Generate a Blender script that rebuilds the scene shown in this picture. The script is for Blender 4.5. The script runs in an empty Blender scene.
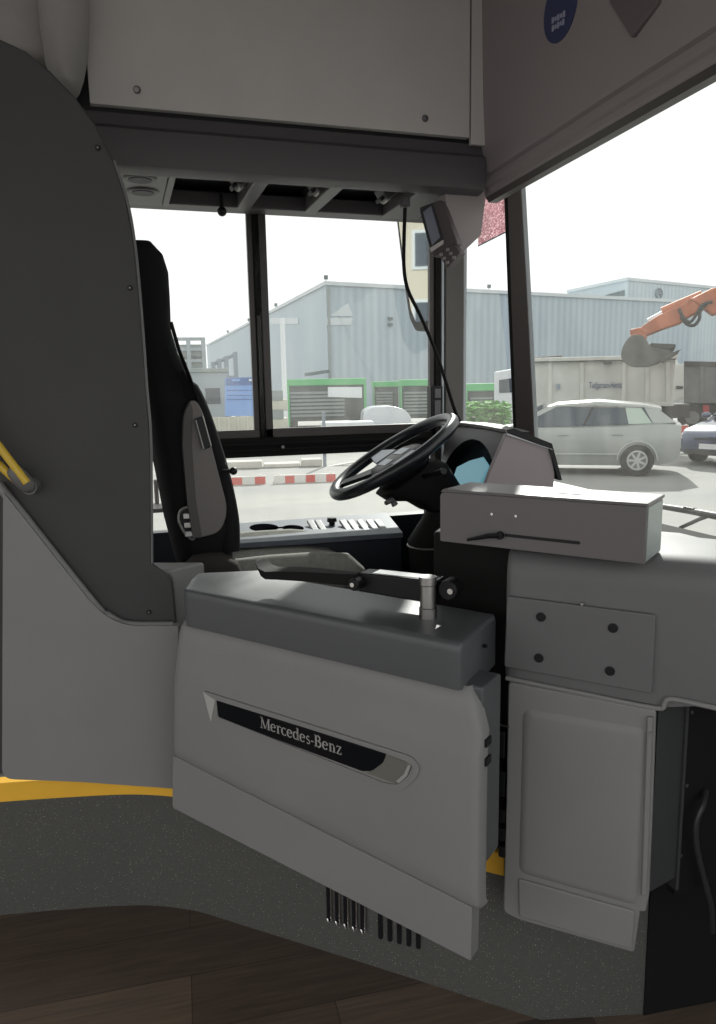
import bpy, bmesh, math, random
from mathutils import Vector, Matrix
random.seed(4)
scene = bpy.context.scene
COL = scene.collection
V = Vector
rad = math.radians

# ------------------------------------------------------------------ camera
F = 740.0
AZ, PITCH, ROLL, EYE = rad(72.5), rad(9.6), rad(1.05), 1.45
fw = V((math.cos(AZ) * math.cos(PITCH), math.sin(AZ) * math.cos(PITCH), -math.sin(PITCH)))
_r = V((math.sin(AZ), -math.cos(AZ), 0))
_u = _r.cross(fw)
rt = _r * math.cos(ROLL) - _u * math.sin(ROLL)
up = _u * math.cos(ROLL) + _r * math.sin(ROLL)
CP = V((0, 0, EYE))


def ray(x, y):
    return fw + rt * ((x - 358) / F) - up * ((y - 512) / F)


def atZ(x, y, z):
    d = ray(x, y)
    return CP + d * ((z - EYE) / d.z)


def atY(x, y, yy):
    d = ray(x, y)
    return CP + d * (yy / d.y)


def atX(x, y, xx):
    d = ray(x, y)
    return CP + d * (xx / d.x)


class Frame:
    """vertical working plane: u runs along it (azimuth), w sticks out towards the aisle, z is up"""

    def __init__(s, o, az):
        a = rad(az)
        s.o = V((o[0], o[1], 0))
        s.u = V((math.cos(a), math.sin(a), 0))
        s.n = V((math.sin(a), -math.cos(a), 0))

    def p(s, u, w, z):
        return s.o + s.u * u + s.n * w + V((0, 0, z))

    def at(s, x, y, w=0.0):
        d = ray(x, y)
        q = s.o + s.n * w
        t = (q - CP).dot(s.n) / d.dot(s.n)
        P = CP + d * t
        return ((P - s.o).dot(s.u), P.z)

    def poly(s, px, w=0.0):
        return [s.at(x, y, w) for x, y in px]


camd = bpy.data.cameras.new('camera')
cam = bpy.data.objects.new('camera', camd)
COL.objects.link(cam)
cam.matrix_world = Matrix(((rt.x, up.x, -fw.x, CP.x), (rt.y, up.y, -fw.y, CP.y), (rt.z, up.z, -fw.z, CP.z), (0, 0, 0, 1)))
camd.sensor_fit = 'VERTICAL'
camd.sensor_height = 36.0
camd.lens = 36.0 * F / 1024.0
camd.clip_start = 0.02
camd.clip_end = 600
scene.camera = cam

# ------------------------------------------------------------------ materials
M = {}


def mat(name, col, rough=0.5, metal=0.0, bump=0.0, bscale=400.0, vary=0.0, vscale=6.0, spec=0.5, coat=0.0):
    m = bpy.data.materials.new(name)
    m.use_nodes = True
    nt = m.node_tree
    b = nt.nodes['Principled BSDF']
    b.inputs['Base Color'].default_value = (*col, 1)
    b.inputs['Roughness'].default_value = rough
    b.inputs['Metallic'].default_value = metal
    b.inputs['Specular IOR Level'].default_value = spec
    if coat:
        b.inputs['Coat Weight'].default_value = coat
        b.inputs['Coat Roughness'].default_value = 0.08
    tc = nt.nodes.new('ShaderNodeTexCoord')
    if bump:
        n = nt.nodes.new('ShaderNodeTexNoise')
        n.inputs['Scale'].default_value = bscale
        n.inputs['Detail'].default_value = 3
        nt.links.new(tc.outputs['Object'], n.inputs['Vector'])
        bp = nt.nodes.new('ShaderNodeBump')
        bp.inputs['Strength'].default_value = bump
        bp.inputs['Distance'].default_value = 0.002
        nt.links.new(n.outputs['Fac'], bp.inputs['Height'])
        nt.links.new(bp.outputs['Normal'], b.inputs['Normal'])
    if vary:
        n2 = nt.nodes.new('ShaderNodeTexNoise')
        n2.inputs['Scale'].default_value = vscale
        n2.inputs['Detail'].default_value = 5
        nt.links.new(tc.outputs['Object'], n2.inputs['Vector'])
        r = nt.nodes.new('ShaderNodeValToRGB')
        r.color_ramp.elements[0].position = 0.3
        r.color_ramp.elements[1].position = 0.7
        r.color_ramp.elements[0].color = (*[c * (1 - vary) for c in col], 1)
        r.color_ramp.elements[1].color = (*[min(1, c * (1 + vary)) for c in col], 1)
        nt.links.new(n2.outputs['Fac'], r.inputs['Fac'])
        nt.links.new(r.outputs['Color'], b.inputs['Base Color'])
    M[name] = m
    return m


mat('grey_moulding', (0.222, 0.222, 0.219), 0.55, bump=0.12, bscale=900, vary=0.03)
mat('grey_panel', (0.53, 0.505, 0.495), 0.5, bump=0.1, bscale=900, vary=0.03)  # overhead panel's brighter light put into a paler copy of the grey plastic
mat('header_grey', (0.285, 0.250, 0.255), 0.5, bump=0.1, bscale=900)
mat('dark_partition', (0.043, 0.0425, 0.0435), 0.6, bump=0.18, bscale=700, vary=0.06)
mat('cap_grey', (0.085, 0.090, 0.095), 0.38, bump=0.12, bscale=900)
mat('dash_grey', (0.13, 0.13, 0.133), 0.5, bump=0.15, bscale=900, vary=0.03)
mat('console_dark', (0.074, 0.068, 0.074), 0.5, bump=0.12, bscale=900)
mat('console_rib', (0.12, 0.115, 0.12), 0.5)
mat('console_pocket', (0.03, 0.03, 0.034), 0.6)
mat('black_plastic', (0.008, 0.008, 0.010), 0.42, bump=0.08, bscale=900, spec=0.3)
mat('black_gloss', (0.004, 0.005, 0.007), 0.12, spec=0.18)
mat('navy_dark', (0.018, 0.022, 0.034), 0.55)
mat('rubber', (0.010, 0.0095, 0.0095), 0.75, spec=0.2)
mat('frame_dark', (0.060, 0.050, 0.048), 0.4)
mat('pillar_grey', (0.115, 0.108, 0.102), 0.5)
mat('fabric_dark', (0.016, 0.016, 0.018), 0.95, spec=0.15, bump=0.5, bscale=1200)
mat('fabric_grey', (0.25, 0.25, 0.225), 0.95, bump=0.5, bscale=1000, vary=0.12, vscale=60)  # sunlight on the cushion put into the cloth's lighter grey
mat('seat_shell', (0.155, 0.140, 0.135), 0.55, bump=0.1)
mat('seat_shell_dark', (0.07, 0.066, 0.064), 0.55)
mat('leather_wheel', (0.014, 0.015, 0.019), 0.30, bump=0.1, bscale=600)
mat('wheel_trim', (0.16, 0.18, 0.22), 0.3, metal=0.3)
mat('chrome', (0.75, 0.75, 0.74), 0.18, metal=1.0)
mat('steel', (0.42, 0.41, 0.40), 0.35, metal=1.0)
mat('steel_dull', (0.30, 0.30, 0.29), 0.45, metal=0.9)
mat('badge_silver', (0.55, 0.55, 0.54), 0.35, metal=0.6)
mat('badge_end', (0.19, 0.187, 0.165), 0.4, metal=0.3)
mat('box_front', (0.135, 0.125, 0.128), 0.40, bump=0.08)
mat('box_side', (0.30, 0.34, 0.33), 0.35, metal=0.3)
mat('yellow', (0.90, 0.50, 0.045), 0.5, vary=0.05)
mat('yellow_tube', (0.66, 0.44, 0.05), 0.35)
mat('grey_cap', (0.13, 0.13, 0.13), 0.5)
mat('screen_dark', (0.02, 0.025, 0.03), 0.05)
mat('monitor_glass', (0.20, 0.215, 0.27), 0.15)
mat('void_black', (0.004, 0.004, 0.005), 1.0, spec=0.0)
mat('hip_pad', (0.045, 0.040, 0.036), 0.9, spec=0.1)
mat('hood_edge_highlight', (0.55, 0.56, 0.58), 0.25)
mat('cable_grey', (0.03, 0.03, 0.032), 0.4)
mat('side_dark', (0.045, 0.047, 0.05), 0.5)
mat('bulkhead_black', (0.010, 0.010, 0.011), 0.6, spec=0.2)
mat('letter_silver', (0.42, 0.42, 0.41), 0.4, metal=0.4)
mat('wedge_grey', (0.14, 0.115, 0.12), 0.6)
mat('monitor_dark', (0.075, 0.058, 0.062), 0.45)
mat('sticker_blue', (0.035, 0.042, 0.12), 0.5)
mat('sticker_text', (0.35, 0.36, 0.48), 0.5)
mat('sill_grey', (0.125, 0.142, 0.172), 0.5, spec=0.3)
mat('switch_light', (0.42, 0.43, 0.44), 0.45)
mat('pale_roof', (0.34, 0.32, 0.31), 0.7, vary=0.08, vscale=9)
mat('ceiling_white', (0.42, 0.41, 0.40), 0.7)
mat('car_silver', (0.34, 0.36, 0.345), 0.3, metal=0.3, coat=0.5)
mat('car_navy', (0.045, 0.06, 0.12), 0.25, metal=0.1, coat=1.0)
mat('car_pale', (0.62, 0.66, 0.70), 0.35, coat=0.5)
mat('car_glass', (0.035, 0.055, 0.075), 0.06)
mat('car_glass_pale', (0.42, 0.50, 0.44), 0.2)
mat('tyre', (0.02, 0.02, 0.02), 0.85)
mat('hubcap', (0.48, 0.49, 0.48), 0.4, metal=0.4)
mat('plate_white', (0.75, 0.76, 0.76), 0.5)
mat('lamp_clear', (0.65, 0.68, 0.70), 0.1)
mat('lamp_red', (0.40, 0.03, 0.03), 0.3)
mat('truck_body', (0.52, 0.53, 0.50), 0.7, vary=0.12, vscale=1.5)
mat('truck_grey', (0.15, 0.155, 0.16), 0.8, vary=0.2, vscale=2.5)
mat('truck_text', (0.03, 0.06, 0.16), 0.8, spec=0.1)
mat('chassis', (0.06, 0.058, 0.055), 0.8)
mat('digger_orange', (0.42, 0.13, 0.06), 0.6, vary=0.25, vscale=2.0)
mat('bucket_grey', (0.10, 0.097, 0.088), 0.7, vary=0.25, vscale=3)
mat('hose', (0.03, 0.03, 0.03), 0.5)
mat('barrier_red', (0.60, 0.09, 0.07), 0.6)
mat('barrier_white', (0.72, 0.70, 0.66), 0.6)
mat('concrete', (0.55, 0.53, 0.48), 0.9, vary=0.08)
mat('container_green', (0.10, 0.42, 0.16), 0.6)
mat('container_grey', (0.22, 0.26, 0.26), 0.7)
mat('container_dark', (0.07, 0.085, 0.085), 0.7)
mat('blue_board', (0.17, 0.33, 0.68), 0.6)
mat('blue_board_dark', (0.07, 0.14, 0.34), 0.6)
mat('blue_board_pale', (0.25, 0.42, 0.76), 0.6)
mat('shed_grey', (0.28, 0.33, 0.36), 0.8, vary=0.1, vscale=1)
mat('pale_fence', (0.50, 0.50, 0.42), 0.8, vary=0.12, vscale=2)
mat('post_grey', (0.20, 0.24, 0.29), 0.6)
mat('pole_pale', (0.70, 0.74, 0.76), 0.5)
mat('foliage', (0.13, 0.33, 0.08), 0.8, vary=0.4, vscale=3)
mat('blossom', (0.75, 0.78, 0.68), 0.8)
mat('hall_dark', (0.10, 0.14, 0.15), 0.7)
mat('hall_trim', (0.55, 0.60, 0.63), 0.6)
mat('beige_render', (0.50, 0.47, 0.38), 0.8)
mat('mirror_glass', (0.85, 0.86, 0.86), 0.02, metal=1.0)


def node_mat(name):
    m = bpy.data.materials.new(name)
    m.use_nodes = True
    nt = m.node_tree
    M[name] = m
    return m, nt, nt.nodes['Principled BSDF']


# speckled vinyl
m, nt, b = node_mat('speckled_vinyl')
tc = nt.nodes.new('ShaderNodeTexCoord')
vo = nt.nodes.new('ShaderNodeTexVoronoi'); vo.inputs['Scale'].default_value = 190
vo.inputs['Randomness'].default_value = 1.0
nt.links.new(tc.outputs['Object'], vo.inputs['Vector'])
lt = nt.nodes.new('ShaderNodeMath'); lt.operation = 'LESS_THAN'; lt.inputs[1].default_value = 0.20
nt.links.new(vo.outputs['Distance'], lt.inputs[0])
sx = nt.nodes.new('ShaderNodeSeparateColor'); nt.links.new(vo.outputs['Color'], sx.inputs[0])
gt = nt.nodes.new('ShaderNodeMath'); gt.operation = 'GREATER_THAN'; gt.inputs[1].default_value = 0.55
nt.links.new(sx.outputs[0], gt.inputs[0])
mu = nt.nodes.new('ShaderNodeMath'); mu.operation = 'MULTIPLY'
nt.links.new(lt.outputs[0], mu.inputs[0]); nt.links.new(gt.outputs[0], mu.inputs[1])
mu2 = nt.nodes.new('ShaderNodeMath'); mu2.operation = 'MULTIPLY'
nt.links.new(mu.outputs[0], mu2.inputs[0]); nt.links.new(sx.outputs[1], mu2.inputs[1])
nz = nt.nodes.new('ShaderNodeTexNoise'); nz.inputs['Scale'].default_value = 260; nz.inputs['Detail'].default_value = 2
nt.links.new(tc.outputs['Object'], nz.inputs['Vector'])
rp = nt.nodes.new('ShaderNodeValToRGB')
rp.color_ramp.elements[0].color = (0.052, 0.053, 0.049, 1); rp.color_ramp.elements[1].color = (0.108, 0.109, 0.101, 1)
nt.links.new(nz.outputs['Fac'], rp.inputs['Fac'])
mx = nt.nodes.new('ShaderNodeMix'); mx.data_type = 'RGBA'
nt.links.new(mu2.outputs[0], mx.inputs[0]); nt.links.new(rp.outputs[0], mx.inputs[6])
mx.inputs[7].default_value = (0.42, 0.42, 0.38, 1)
nt.links.new(mx.outputs[2], b.inputs['Base Color'])
b.inputs['Roughness'].default_value = 0.6

# wood-look floor
m, nt, b = node_mat('wood_floor')
tc = nt.nodes.new('ShaderNodeTexCoord')
mp = nt.nodes.new('ShaderNodeMapping'); mp.inputs['Rotation'].default_value = (0, 0, rad(4))
nt.links.new(tc.outputs['Object'], mp.inputs['Vector'])
br = nt.nodes.new('ShaderNodeTexBrick')
br.inputs['Scale'].default_value = 1.0
br.inputs['Brick Width'].default_value = 0.9
br.inputs['Row Height'].default_value = 0.17
br.inputs['Mortar Size'].default_value = 0.0012
br.inputs['Color1'].default_value = (0.058, 0.043, 0.035, 1)
br.inputs['Color2'].default_value = (0.150, 0.112, 0.086, 1)
br.inputs['Mortar'].default_value = (0.035, 0.026, 0.022, 1)
br.offset = 0.37
nt.links.new(mp.outputs[0], br.inputs['Vector'])
mp2 = nt.nodes.new('ShaderNodeMapping'); mp2.inputs['Scale'].default_value = (4, 60, 4)
nt.links.new(mp.outputs[0], mp2.inputs['Vector'])
ns = nt.nodes.new('ShaderNodeTexNoise'); ns.inputs['Scale'].default_value = 1.6; ns.inputs['Detail'].default_value = 8
nt.links.new(mp2.outputs[0], ns.inputs['Vector'])
r2 = nt.nodes.new('ShaderNodeValToRGB')
r2.color_ramp.elements[0].position = 0.3; r2.color_ramp.elements[1].position = 0.75
r2.color_ramp.elements[0].color = (0.72, 0.72, 0.72, 1); r2.color_ramp.elements[1].color = (1.2, 1.17, 1.12, 1)
nt.links.new(ns.outputs['Fac'], r2.inputs['Fac'])
mm = nt.nodes.new('ShaderNodeMix'); mm.data_type = 'RGBA'; mm.blend_type = 'MULTIPLY'; mm.inputs[0].default_value = 1
nt.links.new(br.outputs['Color'], mm.inputs[6]); nt.links.new(r2.outputs[0], mm.inputs[7])
nt.links.new(mm.outputs[2], b.inputs['Base Color'])
b.inputs['Roughness'].default_value = 0.45

# corrugated hall cladding
def hall_mat(name, col):
    m, nt, b = node_mat(name)
    tc = nt.nodes.new('ShaderNodeTexCoord')
    wv = nt.nodes.new('ShaderNodeTexWave'); wv.inputs['Scale'].default_value = 0.42; wv.bands_direction = 'X'
    wv.inputs['Distortion'].default_value = 0
    nt.links.new(tc.outputs['Object'], wv.inputs['Vector'])
    nz = nt.nodes.new('ShaderNodeTexNoise'); nz.inputs['Scale'].default_value = 0.35; nz.inputs['Detail'].default_value = 3
    mp = nt.nodes.new('ShaderNodeMapping'); mp.inputs['Scale'].default_value = (2.5, 2.5, 0.15)
    nt.links.new(tc.outputs['Object'], mp.inputs['Vector']); nt.links.new(mp.outputs[0], nz.inputs['Vector'])
    ad = nt.nodes.new('ShaderNodeMath'); ad.operation = 'ADD'
    nt.links.new(wv.outputs['Fac'], ad.inputs[0]); nt.links.new(nz.outputs['Fac'], ad.inputs[1])
    rp = nt.nodes.new('ShaderNodeMapRange'); rp.inputs[1].default_value = 0; rp.inputs[2].default_value = 2
    nt.links.new(ad.outputs[0], rp.inputs[0])
    mx = nt.nodes.new('ShaderNodeMix'); mx.data_type = 'RGBA'
    nt.links.new(rp.outputs[0], mx.inputs[0])
    mx.inputs[6].default_value = (*[c * 0.80 for c in col], 1); mx.inputs[7].default_value = (*[c * 1.08 for c in col], 1)
    nt.links.new(mx.outputs[2], b.inputs['Base Color'])
    b.inputs['Roughness'].default_value = 0.6


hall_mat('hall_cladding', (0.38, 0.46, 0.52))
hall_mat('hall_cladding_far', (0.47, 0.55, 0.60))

# paved yard
m, nt, b = node_mat('yard')
tc = nt.nodes.new('ShaderNodeTexCoord')
n1 = nt.nodes.new('ShaderNodeTexNoise'); n1.inputs['Scale'].default_value = 0.35; n1.inputs['Detail'].default_value = 8
n1.inputs['Roughness'].default_value = 0.65
mp = nt.nodes.new('ShaderNodeMapping'); mp.inputs['Scale'].default_value = (0.5, 1.3, 1)
nt.links.new(tc.outputs['Object'], mp.inputs['Vector']); nt.links.new(mp.outputs[0], n1.inputs['Vector'])
rp = nt.nodes.new('ShaderNodeValToRGB')
rp.color_ramp.elements[0].position = 0.35; rp.color_ramp.elements[1].position = 0.65
rp.color_ramp.elements[0].color = (0.20, 0.205, 0.20, 1); rp.color_ramp.elements[1].color = (0.29, 0.283, 0.26, 1)
nt.links.new(n1.outputs['Fac'], rp.inputs['Fac']); nt.links.new(rp.outputs[0], b.inputs['Base Color'])
b.inputs['Roughness'].default_value = 0.85


# glass: clear with a mirror reflection and a little road dust
def glass(name, tint=(0.94, 0.96, 0.95), dust=0.035):
    m = bpy.data.materials.new(name); m.use_nodes = True
    nt = m.node_tree; nt.nodes.clear()
    out = nt.nodes.new('ShaderNodeOutputMaterial')
    tr = nt.nodes.new('ShaderNodeBsdfTransparent'); tr.inputs[0].default_value = (*tint, 1)
    gl = nt.nodes.new('ShaderNodeBsdfGlossy'); gl.inputs['Roughness'].default_value = 0.0
    lw = nt.nodes.new('ShaderNodeLayerWeight')
    pw = nt.nodes.new('ShaderNodeMath'); pw.operation = 'POWER'; pw.inputs[1].default_value = 5
    nt.links.new(lw.outputs['Facing'], pw.inputs[0])
    fr = nt.nodes.new('ShaderNodeMath'); fr.operation = 'MULTIPLY_ADD'
    fr.inputs[1].default_value = 0.7; fr.inputs[2].default_value = 0.025
    nt.links.new(pw.outputs[0], fr.inputs[0])
    mx = nt.nodes.new('ShaderNodeMixShader')
    nt.links.new(fr.outputs[0], mx.inputs[0]); nt.links.new(tr.outputs[0], mx.inputs[1]); nt.links.new(gl.outputs[0], mx.inputs[2])
    tl = nt.nodes.new('ShaderNodeBsdfTranslucent'); tl.inputs[0].default_value = (0.85, 0.84, 0.8, 1)
    nz = nt.nodes.new('ShaderNodeTexNoise'); nz.inputs['Scale'].default_value = 5; nz.inputs['Detail'].default_value = 6
    tc = nt.nodes.new('ShaderNodeTexCoord')
    mp = nt.nodes.new('ShaderNodeMapping'); mp.inputs['Scale'].default_value = (3, 3, 0.6)
    nt.links.new(tc.outputs['Object'], mp.inputs[0]); nt.links.new(mp.outputs[0], nz.inputs['Vector'])
    mu = nt.nodes.new('ShaderNodeMath'); mu.operation = 'MULTIPLY'; mu.inputs[1].default_value = dust * 2
    nt.links.new(nz.outputs['Fac'], mu.inputs[0])
    m2 = nt.nodes.new('ShaderNodeMixShader')
    nt.links.new(mu.outputs[0], m2.inputs[0]); nt.links.new(mx.outputs[0], m2.inputs[1]); nt.links.new(tl.outputs[0], m2.inputs[2])
    nt.links.new(m2.outputs[0], out.inputs[0])
    M[name] = m


glass('window_glass')
glass('windshield_glass', dust=0.03)

# perforated sun blind
m, nt, b = node_mat('blind_red')
tc = nt.nodes.new('ShaderNodeTexCoord')
vo = nt.nodes.new('ShaderNodeTexVoronoi'); vo.inputs['Scale'].default_value = 160
nt.links.new(tc.outputs['Object'], vo.inputs['Vector'])
rp = nt.nodes.new('ShaderNodeValToRGB')
rp.color_ramp.elements[0].position = 0.2; rp.color_ramp.elements[1].position = 0.6
rp.color_ramp.elements[0].color = (0.72, 0.62, 0.63, 1); rp.color_ramp.elements[1].color = (0.40, 0.27, 0.29, 1)
nt.links.new(vo.outputs['Distance'], rp.inputs['Fac'])
nt.nodes.remove(b)
tl = nt.nodes.new('ShaderNodeBsdfTranslucent'); nt.links.new(rp.outputs[0], tl.inputs[0])
nt.links.new(tl.outputs[0], nt.nodes['Material Output'].inputs[0])

# display: the pale blue reflection on it put in as a weak glow
m, nt, b = node_mat('display_reflection')
b.inputs['Base Color'].default_value = (0.02, 0.03, 0.035, 1)
b.inputs['Roughness'].default_value = 0.1
b.inputs['Emission Color'].default_value = (0.20, 0.50, 0.62, 1)
b.inputs['Emission Strength'].default_value = 0.45

# ------------------------------------------------------------------ mesh builder
WLOC = {}


class MB:
    def __init__(s, X=None):
        s.bm = bmesh.new()
        s.X = X

    def v(s, p):
        return s.bm.verts.new(p)

    def face(s, pts):
        return s.bm.faces.new([s.v(p) for p in pts])

    def box(s, c, size, R=None):
        vs = []
        for dz in (-.5, .5):
            for dx, dy in ((-.5, -.5), (.5, -.5), (.5, .5), (-.5, .5)):
                q = V((dx * size[0], dy * size[1], dz * size[2]))
                if R: q = R @ q
                vs.append(s.v(V(c) + q))
        for f in ((3, 2, 1, 0), (4, 5, 6, 7), (0, 1, 5, 4), (1, 2, 6, 5), (2, 3, 7, 6), (3, 0, 4, 7)):
            s.bm.faces.new([vs[i] for i in f])
        return s

    def prism(s, pts, vec):
        a = [s.v(p) for p in pts]
        b = [s.v(V(p) + V(vec)) for p in pts]
        n = len(a)
        s.bm.faces.new(a); s.bm.faces.new(b[::-1])
        for i in range(n):
            s.bm.faces.new([a[i], b[i], b[(i + 1) % n], a[(i + 1) % n]])
        return s

    def plate(s, fr, uz, w0, w1):
        return s.prism([fr.p(u, w1, z) for u, z in uz], fr.n * (w0 - w1))

    def fbox(s, fr, u0, u1, w0, w1, z0, z1):
        return s.plate(fr, [(u0, z0), (u1, z0), (u1, z1), (u0, z1)], w0, w1)

    def loft(s, rings, cap=True, closed=True):
        rs = [[s.v(p) for p in r] for r in rings]
        n = len(rs[0])
        for a, b in zip(rs, rs[1:]):
            for i in range(n if closed else n - 1):
                j = (i + 1) % n
                s.bm.faces.new([a[i], a[j], b[j], b[i]])
        if cap and closed:
            s.bm.faces.new(rs[0][::-1]); s.bm.faces.new(rs[-1])
        return s

    def tube(s, pts, r, n=10, closed=False):
        pts = [V(p) for p in pts]
        rr = r if isinstance(r, (list, tuple)) else [r] * len(pts)
        rings = []
        nrm = None
        for i, p in enumerate(pts):
            if closed:
                t = pts[(i + 1) % len(pts)] - pts[i - 1]
            else:
                t = pts[min(i + 1, len(pts) - 1)] - pts[max(i - 1, 0)]
            t.normalize()
            if nrm is None:
                nrm = t.orthogonal().normalized()
            nrm = (nrm - t * nrm.dot(t)).normalized()
            bn = t.cross(nrm)
            rings.append([p + (nrm * math.cos(2 * math.pi * k / n) + bn * math.sin(2 * math.pi * k / n)) * rr[i] for k in range(n)])
        if closed:
            rings.append(rings[0])
            rs = [[s.v(q) for q in r_] for r_ in rings[:-1]]
            rs.append(rs[0])
            for a, b in zip(rs, rs[1:]):
                for i in range(n):
                    j = (i + 1) % n
                    s.bm.faces.new([a[i], a[j], b[j], b[i]])
            return s
        return s.loft(rings)

    def cyl(s, a, b, r, n=20, r2=None):
        return s.tube([a, b], [r, r if r2 is None else r2], n)

    def ball(s, c, r, sc=(1, 1, 1), seg=16):
        m4 = Matrix.Translation(V(c)) @ Matrix.Diagonal((r * sc[0], r * sc[1], r * sc[2], 1))
        bmesh.ops.create_uvsphere(s.bm, u_segments=seg, v_segments=seg // 2, radius=1, matrix=m4)
        return s

    def build(s, name, mt, parent=None, bevel=0.0, seg=2, sharp=40, sub=0, base=False):
        bm = s.bm
        if s.X is not None:
            bmesh.ops.transform(bm, matrix=s.X, verts=bm.verts)
        bmesh.ops.recalc_face_normals(bm, faces=bm.faces)
        xs = [v.co for v in bm.verts]
        lo = V((min(c.x for c in xs), min(c.y for c in xs), min(c.z for c in xs)))
        hi = V((max(c.x for c in xs), max(c.y for c in xs), max(c.z for c in xs)))
        o = (lo + hi) / 2
        if parent is None:
            o.z = lo.z
        for v in bm.verts: v.co -= o
        me = bpy.data.meshes.new(name)
        bm.to_mesh(me); bm.free()
        for p in me.polygons: p.use_smooth = True
        if not bevel and not sub:
            me.set_sharp_from_angle(angle=rad(sharp))
        me.materials.append(M[mt])
        ob = bpy.data.objects.new(name, me)
        COL.objects.link(ob)
        if parent is not None:
            ob.parent = parent
            ob.location = o - WLOC[parent]
        else:
            ob.location = o
        WLOC[ob] = o
        if bevel:
            md = ob.modifiers.new('bevel', 'BEVEL')
            md.width = bevel; md.segments = seg; md.limit_method = 'ANGLE'; md.angle_limit = rad(35)
            md.harden_normals = True
        if sub:
            md = ob.modifiers.new('subsurf', 'SUBSURF'); md.levels = sub; md.render_levels = sub
        return ob


def empty(name, loc):
    o = bpy.data.objects.new(name, None)
    o.empty_display_size = 0.1
    COL.objects.link(o)
    o.location = loc
    WLOC[o] = V(loc)
    return o


def tag(o, label, cat, group=None):
    o['label'] = label
    o['category'] = cat
    if group: o['group'] = group
    return o


def struct(o, label=None, cat=None):
    o['kind'] = 'structure'
    if label: o['label'] = label
    if cat: o['category'] = cat
    return o


def thing(name, loc, label, cat, group=None):
    return tag(empty(name, loc), label, cat, group)


def rnd(pts, r, seg=5):
    """round the corners of a 2-D polygon; r is one radius or one per corner"""
    out = []
    n = len(pts)
    for i in range(n):
        p, a, b = V(pts[i]).to_2d(), V(pts[i - 1]).to_2d(), V(pts[(i + 1) % n]).to_2d()
        ri = r[i] if isinstance(r, (list, tuple)) else r
        d1, d2 = a - p, b - p
        l = min(ri, d1.length * .48, d2.length * .48)
        if l < 1e-6:
            out.append((p.x, p.y)); continue
        q1, q2 = p + d1.normalized() * l, p + d2.normalized() * l
        for k in range(seg + 1):
            t = k / seg
            q = q1 * (1 - t) ** 2 + p * 2 * t * (1 - t) + q2 * t * t
            out.append((q.x, q.y))
    return out


def lerp(a, b, t):
    return a + (b - a) * t


def smooth_path(pts, n=6):
    """Catmull-Rom through pts"""
    P = [V(p) for p in pts]
    P = [P[0] * 2 - P[1]] + P + [P[-1] * 2 - P[-2]]
    out = []
    for i in range(1, len(P) - 2):
        for k in range(n):
            t = k / n
            a, b, c, d = P[i - 1], P[i], P[i + 1], P[i + 2]
            out.append(0.5 * ((2 * b) + (c - a) * t + (2 * a - 5 * b + 4 * c - d) * t * t + (3 * b - a - 3 * c + d) * t ** 3))
    out.append(P[-2])
    return out


def text_mesh(name, s, size, mt, parent, origin, ux, uy, depth=0.0006, shear=0.0, width=None):
    c = bpy.data.curves.new(name, 'FONT')
    c.body = s; c.size = size; c.extrude = depth; c.shear = shear
    c.align_x = 'CENTER'; c.align_y = 'CENTER'
    tmp = bpy.data.objects.new(name + '_src', c)
    COL.objects.link(tmp)
    dg = bpy.context.evaluated_depsgraph_get()
    dg.update()
    me = bpy.data.meshes.new_from_object(tmp.evaluated_get(dg))
    bpy.data.objects.remove(tmp, do_unlink=True)
    ux = V(ux).normalized(); uy = V(uy).normalized(); uz = ux.cross(uy).normalized()
    xs = [v.co.x for v in me.vertices]
    k = 1.0 if width is None else width / (max(xs) - min(xs))
    for v in me.vertices:
        v.co = ux * v.co.x * k + uy * v.co.y + uz * v.co.z
    me.materials.clear(); me.materials.append(M[mt])
    ob = bpy.data.objects.new(name, me)
    COL.objects.link(ob)
    ob.parent = parent
    ob.location = V(origin) - WLOC[parent]
    WLOC[ob] = V(origin)
    return ob


def disc(mb, c, n, r, h, seg=18):
    c, n = V(c), V(n).normalized()
    mb.cyl(c, c + n * h, r, seg)
    return mb


# ------------------------------------------------------------------ working planes
DOOR = Frame((0.05, 1.84), -52)
DASH = Frame((0.71, 1.33), -42)
PART = Frame((-0.02, 1.97), -10)
SIDE = Frame((0, 2.95), 0)           # driver's side window wall
OVER = Frame((0, 2.40), 0)           # front of the overhead cabinet
HEAD = Frame((1.24, 0), -90)         # windscreen header cover

# ------------------------------------------------------------------ bus shell
fl = MB()
fl.prism([(-3, -1.3, 0), (1.85, -1.3, 0), (1.85, 2.4, 0), (-3, 2.4, 0)], (0, 0, -0.05))
struct(fl.build('floor', 'wood_floor'), 'dark brown wood-look plank floor of the bus aisle', 'floor')

path = [(-1.6, 2.30), (-0.9, 2.19), (-.42, 2.094), (-.22, 2.052), (-.06, 2.012), (.04, 1.97), (.12, 1.92), (.19, 1.86), (.38, 1.695), (.57, 1.53), (.83, 1.30)]
path = [V((p.x, p.y, 0)) for p in smooth_path([(a, b, 0) for a, b in path], 4)]
corner = atZ(642, 1014, 0)
path.append(corner)
end = V((1.85, 1.15, 0))
PT = 0.38
rz = MB()
rz.prism(path + [end, V((1.85, 2.98, 0)), V((-1.6, 2.98, 0))], (0, 0, PT))
struct(rz.build('wall_podium', 'speckled_vinyl'), 'speckled dark grey vinyl riser of the driver podium', 'wall')

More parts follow.
